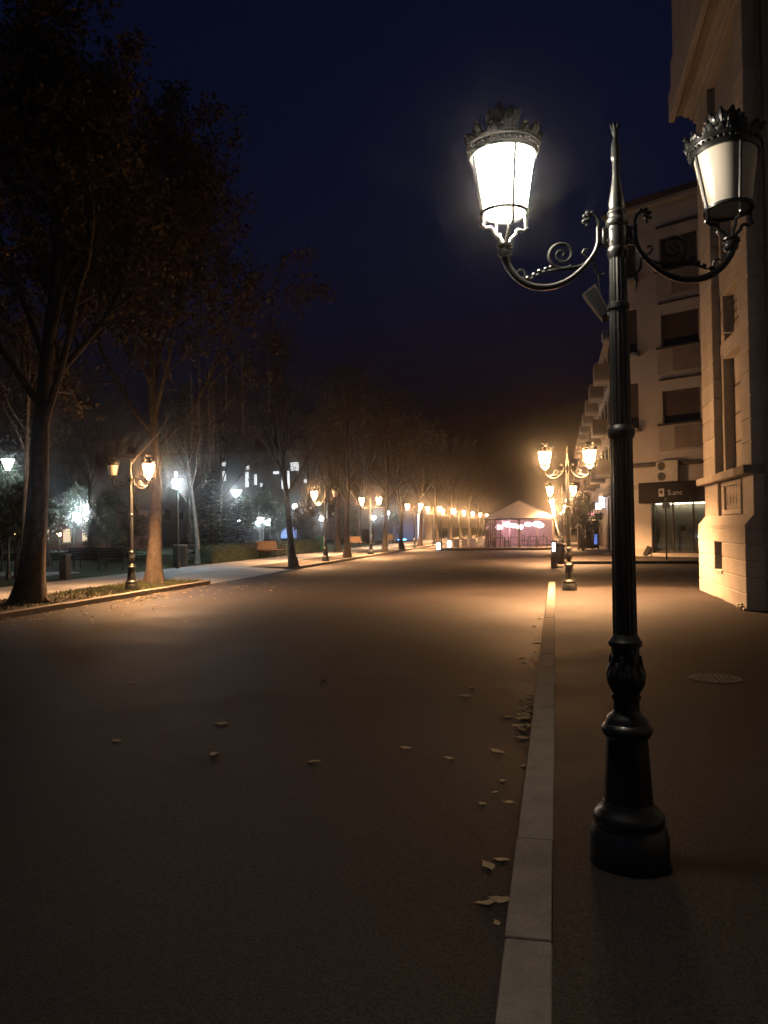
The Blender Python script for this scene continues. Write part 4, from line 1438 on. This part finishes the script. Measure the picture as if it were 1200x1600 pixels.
# ================================================================== BENCHES, BINS, POSTS
def bench(loc, rz, label, wood):
    t = thing('park_bench', label, 'bench', loc, rz, 'park benches')
    for k in range(4):
        MB().lo((-.9, -.22 + k * .115, .43), (.9, -.12 + k * .115, .465), .006).build('seat_slat', wood, t)
    for k in range(4):
        MB().box((0, .27 + k * .022, .54 + k * .115), (1.8, .03, .10), .006, rx=R(-11)).build('back_slat', wood, t)
    for s in (-1, 1):
        m = MB()
        m.tube([(s * .7, -.2, 0), (s * .7, -.16, .2), (s * .7, -.2, .42)], .03, 6)
        m.tube([(s * .7, .26, 0), (s * .7, .2, .25), (s * .7, .26, .45), (s * .7, .36, .95)], .03, 6)
        m.tube([(s * .7, -.2, .415), (s * .7, .26, .415)], .022, 6)
        m.build('leg', 'iron', t, True)


bench((-18.1, 30.2, .0), R(162), 'dark bench on the lawn edge behind the left lamp post', 'wood_dark')
bench((-19.9, 31.2, .0), R(170), 'second dark bench left of the first, half behind it', 'wood_dark')
bench((-16.0 + .35, 42.2, .004), R(72), 'yellow wooden bench against the long hedge', 'wood')
bench((-15.75, 62.5, .004), R(72), 'small yellow bench left of the third left lamp post', 'wood')
bench((-15.75, 76.0, .004), R(72), 'tiny yellow bench between the far trunks', 'wood')

t = thing('park_bin', 'dark round slatted bin at the edge of the white path', 'bin', (-16.25, 32.4, -.01))
MB().lathe([(.26, 0), (.27, .9)], seg=24).build('liner', 'bin', t, True)
for k in range(20):
    a = k * 2 * math.pi / 20
    MB().box((.295 * math.cos(a), .295 * math.sin(a), .47), (.025, .07, .9), .004, rz=a).build('slat', 'bin', t)
MB().lathe([(.32, .93), (.33, .95), (.33, .985), (.28, .99), (.28, .93)], seg=24).build('rim', 'roof_metal', t, True)

t = thing('green_bin', 'green litter bin with a pale sticker beside the lamp post', 'bin', (-16.2, 53.6, .0))
MB().lo((-.27, -.22, .05), (.27, .22, .92), .03).build('body', 'green', t)
MB().prism([(-.30, .921), (.30, .921), (.24, 1.06), (-.24, 1.06)], -.25, .25).build('lid', 'green', t)
MB().lo((-.09, -.229, .55), (.09, -.221, .78)).build('sticker', 'letter', t)
MB().lo((-.2, -.15, 0), (.2, .15, .049)).build('foot', 'fascia', t)

t = thing('gate_post', 'short dark post beside the big leaning trunk', 'post', (-16.4, 24.2, -.01))
MB().lo((-.14, -.14, 0), (.14, .14, .80), .015).build('shaft', 'bin', t)
MB().lo((-.17, -.17, .801), (.17, .17, .87), .015).build('cap', 'bin', t)


# ================================================================== STRING LIGHTS, CORD
def strand(x, y, ztop, zbot, label, seed):
    g = random.Random(seed)
    t = thing('light_strand', label, 'string light', (x, y, zbot), 0, 'hanging strands of unlit string lights')
    n = 12
    pts = [Vector((g.gauss(0, .012), g.gauss(0, .012), (ztop - zbot) * i / n)) for i in range(n + 1)]
    MB().tube(pts, .007, 4).build('cord', 'cord', t)
    bm_ = MB()
    k = int((ztop - zbot) / .14)
    for i in range(k):
        zt = .03 + i * .14
        a = g.uniform(0, 6.28)
        bm_.lathe([(0, -.03), (.013, -.015), (.013, .01), (0, .03)], (math.cos(a) * .028, math.sin(a) * .028, zt), 5)
    bm_.build('bulbs', 'cord', t)


S = [(-10.62, 22, 6.4, 3.9, 'hanging light strand nearest the orange trunk'), (-10.42, 22.1, 6.9, 3.3, 'longest hanging light strand above the cone lamp'),
     (-10.05, 22, 6.8, 3.35, 'hanging light strand, left of the close pair'), (-9.98, 22.1, 6.7, 3.7, 'hanging light strand, right of the close pair'),
     (-9.5, 22, 6.9, 5.0, 'tangled light strand in the middle of the group'), (-8.98, 22, 6.9, 4.4, 'light strand second from the right of the group'),
     (-8.2, 22.1, 6.8, 5.1, 'rightmost short hanging light strand'), (-11.6, 22.3, 5.2, 3.9, 'short light strand beside the orange trunk')]
for i, a in enumerate(S):
    strand(*a, 50 + i)
t = thing('support_cable', 'thin sagging cable carrying the hanging light strands', 'cable', (-12.0, 22.1, 6.9))
pts = [(i * .32, .0, .25 * (i / 13 - .5) ** 2 * 4 * .6 - .2 + .25) for i in range(14)]
MB().tube(pts, .010, 5).build('cord', 'fascia', t)
t = thing('power_cord', 'pale cord running from the left lamp post up to the orange tree', 'cable', (-11.35, 19.75, 3.42))
MB().tube([(0, 0, 0), (.02, .35, .28), (.05, .8, .58), (.1, 1.4, 1.02), (.12, 2.1, 1.7)], .014, 6).build('cord', 'cord', t)


# ================================================================== FAR BUILDINGS BEHIND THE PARK
def far_block(name, label, x0, x1, y, h, wins, wall='greywall', depth=12):
    t = thing(name, label, 'building', ((x0 + x1) / 2, y, -.1))
    ox = (x0 + x1) / 2
    MB().lo((x0 - ox, 0, 0), (x1 - ox, depth, h)).build('wall', wall, t)
    MB().lo((x0 - ox - .3, -.3, h + .001), (x1 - ox + .3, depth, h + .35)).build('roof', 'roof', t)
    for (a, z, w_, hh, m) in wins:
        o = MB().lo((a - ox, -.03, z), (a + w_ - ox, -.004, z + hh)).build('window', m, t)
        MB().lo((a - ox - .12, -.05, z - .14), (a + w_ - ox + .12, -.002, z - .002)).build('sill', 'stone_dark', o)
    return t


g = random.Random(12)
wins = []
for (a, z, w_, hh) in [(-44.6, 8.0, .45, 2.2), (-43.2, 8.3, .35, 1.5), (-44.5, 10.6, .5, .5), (-48.2, 9.0, .5, 1.4), (-48.4, 11.2, .7, .5), (-51.0, 8.9, .5, .5), (-42.3, 8.0, .3, .5), (-39.0, 7.6, .3, 2.4), (-38.1, 7.6, .3, 2.6), (-37.6, 10.2, 1.2, 1.2), (-40.3, 9.8, .9, .35), (-41.2, 6.6, .3, .4), (-56.0, 9.8, .5, .8), (-35.6, 8.4, .4, .5)]:
    wins.append((a, z, w_, hh, 'lit_window'))
for i in range(14):
    wins.append((-62 + i * 2.1, 3.4, 1.1, 1.5, 'darkglass'))
far_block('far_apartment_block', 'dark block with cold lit windows seen through the trees', -66, -32, 110, 13, wins)
far_block('red_restaurant', 'low red-lit restaurant beyond the lawn at far left', -48, -38, 64, 3.4,
          [(-39.2, 1.2, .5, .9, 'lit_warm'), (-38.4, 1.3, .6, .7, 'lit_warm'), (-43.5, .8, .7, 1.2, 'lit_warm'), (-41.6, .9, .6, 1.0, 'lit_warm'), (-45.5, .8, .5, 1.2, 'lit_warm')], 'redwall', 8)
bw = far_block('blue_lit_wall', 'pale wall washed in blue light beyond the far trunks', -22.5, -16, 98, 4.0, [(-16.9, .2, .45, 3.2, 'lit_window'), (-21.5, .4, .8, 2.0, 'darkglass')], 'greywall', 6)
t = thing('blue_floodlight', 'blue floodlight at the foot of the washed wall', 'floodlight', (-18.5, 96.0, -.02))
MB().lo((-.5, -.1, 0), (.5, .1, .12)).build('case', 'fascia', t)
MB().lo((-.48, -.09, .121), (.48, .09, .15)).build('lens', 'blue_wash', t)
t = thing('blue_sign_panel', 'small blue glowing panel left of the slender leaning trunk', 'sign', (-29.4, 85, -.02))  # added panel, stands in for blue light on a distant building
MB().lo((-.9, 0, 0), (.9, .1, .6)).build('base', 'fascia', t)
MB().lo((-.9, -.02, .601), (.9, .1, 1.9)).build('panel', 'screen_blue', t)


# ================================================================== GRASS AND FALLEN LEAVES
g = random.Random(77)
c = MB()
for i in range(9000):
    yv = g.uniform(10.5, 23.5)
    xv = g.uniform(-12.95, KX - .22)
    if g.random() < .3:
        yv = g.uniform(18, 23.5)
    h = g.uniform(.03, .10)
    a = g.uniform(0, 6.28)
    dx, dy = math.cos(a) * .009, math.sin(a) * .009
    lx, ly = g.gauss(0, .03), g.gauss(0, .03)
    c.add([(xv - dx, yv - dy, -.005), (xv + dx, yv + dy, -.005), (xv + lx, yv + ly, h)], [(0, 1, 2)])
o = c.build('verge_grass', 'grass')
o['kind'] = 'stuff'
o['label'] = 'thin autumn grass on the left verge'
o['category'] = 'grass'


def leaf_mesh(seed):
    # crumpled pointed leaf folded along its midrib, with a stalk
    g = random.Random(seed)
    n = 7
    mid, lf, rt = [], [], []
    curl = g.uniform(.15, .55)
    fold = g.uniform(.1, .45)
    for i in range(n):
        t = i / (n - 1)
        x = -1 + 2 * t
        wd = (math.sin(math.pi * min(1, t * 1.05 + .04)) ** .8) * .72 * (1 - .25 * t)
        z = curl * (x * x) * .6 + .04
        mid.append((x, g.uniform(-.04, .04), z))
        lf.append((x + g.uniform(-.1, .1), wd * g.uniform(.72, 1.15), z + fold * wd + g.uniform(-.05, .12)))
        rt.append((x + g.uniform(-.1, .1), -wd * g.uniform(.72, 1.15), z + fold * wd * .7 + g.uniform(-.05, .12)))
    m = MB()
    fs = []
    for i in range(n - 1):
        fs.append((i, i + 1, n + i + 1, n + i))
        fs.append((i, 2 * n + i, 2 * n + i + 1, i + 1))
    m.add(mid + lf + rt, fs)
    m.tube([mid[0], (-1.45, .1, .02)], .025, 3)
    return m.mesh('leaf', 'fallen')


LM = [leaf_mesh(i) for i in range(6)]
def leaf(x, y, s, label, group=None, z=-.118, tiltx=0.0):
    o = link('fallen_leaf', LM[g.randrange(6)])
    o.location = (x, y, z)
    o.scale = (s, s, s * .6)
    o.rotation_euler = (tiltx + g.uniform(-.12, .12), g.uniform(-.12, .12), g.uniform(0, 6.28))
    tag(o, label, 'leaf', group)


singles = [(-0.37, 4.07, 0.052, 'curled tan leaf by the kerb level with the lamp base'), (-0.30, 4.15, 0.046, 'thin dark leaf touching the curled tan leaf'),
           (-0.35, 3.65, 0.052, 'nearest broad leaf at the kerb'), (-0.285, 3.70, 0.052, 'pale leaf lapping the nearest broad leaf'), (-0.28, 3.49, 0.025, 'tiny leaf scrap nearest the camera'),
           (-0.46, 6.12, 0.063, 'bright yellow leaf near the kerb'), (-1.17, 6.11, 0.052, 'grey leaf alone in the road, left of the bright yellow one'),
           (-0.94, 8.05, 0.069, 'pointed leaf standing on the road near the kerb'), (-0.91, 8.48, 0.052, 'small leaf just beyond the pointed one'),
           (-0.47, 7.22, 0.063, 'flat brown leaf just off the kerb heap'), (-0.47, 10.45, 0.057, 'small yellow leaf beyond the kerb heap'),
           (-2.60, 8.63, 0.063, 'lone leaf in the middle of the road'), (-4.69, 8.18, 0.069, 'lone leaf far out on the dark left road'),
           (-2.93, 6.59, 0.069, 'upper leaf of the two out on the left road'), (-2.58, 5.67, 0.063, 'lower leaf of the two out on the left road'),
           (-3.54, 5.92, 0.052, 'faint leaf leftmost on the dark road'), (-1.78, 5.63, 0.052, 'orange leaf on the left half of the road'),
           (-0.80, 5.88, 0.040, 'dim leaf left of the bright yellow one')]
for x, y, s, l in singles:
    leaf(x, y, s, l)
for x, y in [(-0.38, 5.43), (-0.32, 5.01), (-0.47, 4.95), (-0.26, 5.79), (-0.45, 8.22), (-0.42, 5.19)]:
    leaf(x, y, g.uniform(.025, .04), 'small brown leaf scattered in the gutter before the heap', 'small leaves in the gutter')
for i in range(52):
    y = g.choice((g.uniform(6.3, 8.2), g.uniform(6.6, 7.6), g.uniform(8, 15)))
    leaf(-.24 - abs(g.gauss(0, .06)) - .03, y, g.uniform(.035, .06), 'brown leaf in the heap drifted along the right kerb', 'leaves heaped along the right kerb', -.118 + g.uniform(0, .03), g.uniform(-.3, .3))
c = MB()
for i in range(280):
    yv = g.uniform(13, 24)
    xv = g.choice((KX + abs(g.gauss(0, .5)) + .02, KX + abs(g.gauss(0, 1.6)), g.uniform(-13, KX - .25)))
    zv = -.117 if xv > KX else .004
    s = g.uniform(.03, .055)
    a = g.uniform(0, 6.28)
    ca, sa = math.cos(a), math.sin(a)
    c.add([(xv + s * (px * ca - py * sa), yv + s * (px * sa + py * ca), zv + g.uniform(0, .02)) for px, py in ((-1, 0), (-.3, .5), (.5, .42), (1.1, 0), (.45, -.5), (-.4, -.45))], [(0, 1, 2, 3), (0, 3, 4, 5)])
o = c.build('leaf_litter', 'fallen')
o['kind'] = 'stuff'
o['label'] = 'scattered fallen leaves along the left kerb and verge'
o['category'] = 'leaves'


# ================================================================== LAMP HALOS: THIN VOLUME ADDED IN PLACE OF LENS BLOOM
hz = MB().lo((-140, -20, -1.2), (40, 190, 24)).build('haze', 'asphalt')
hz.data.materials.clear()
hm = bpy.data.materials.new('night_air')
hm.use_nodes = True
ht = hm.node_tree
ht.nodes.remove(ht.nodes['Principled BSDF'])
pv = ht.nodes.new('ShaderNodeVolumePrincipled')
pv.inputs['Color'].default_value = (0.9, 0.9, 0.92, 1)
pv.inputs['Density'].default_value = 0.0019
pv.inputs['Anisotropy'].default_value = 0.98
ht.links.new(pv.outputs['Volume'], ht.nodes['Material Output'].inputs['Volume'])
hz.data.materials.append(hm)
hz['kind'] = 'stuff'
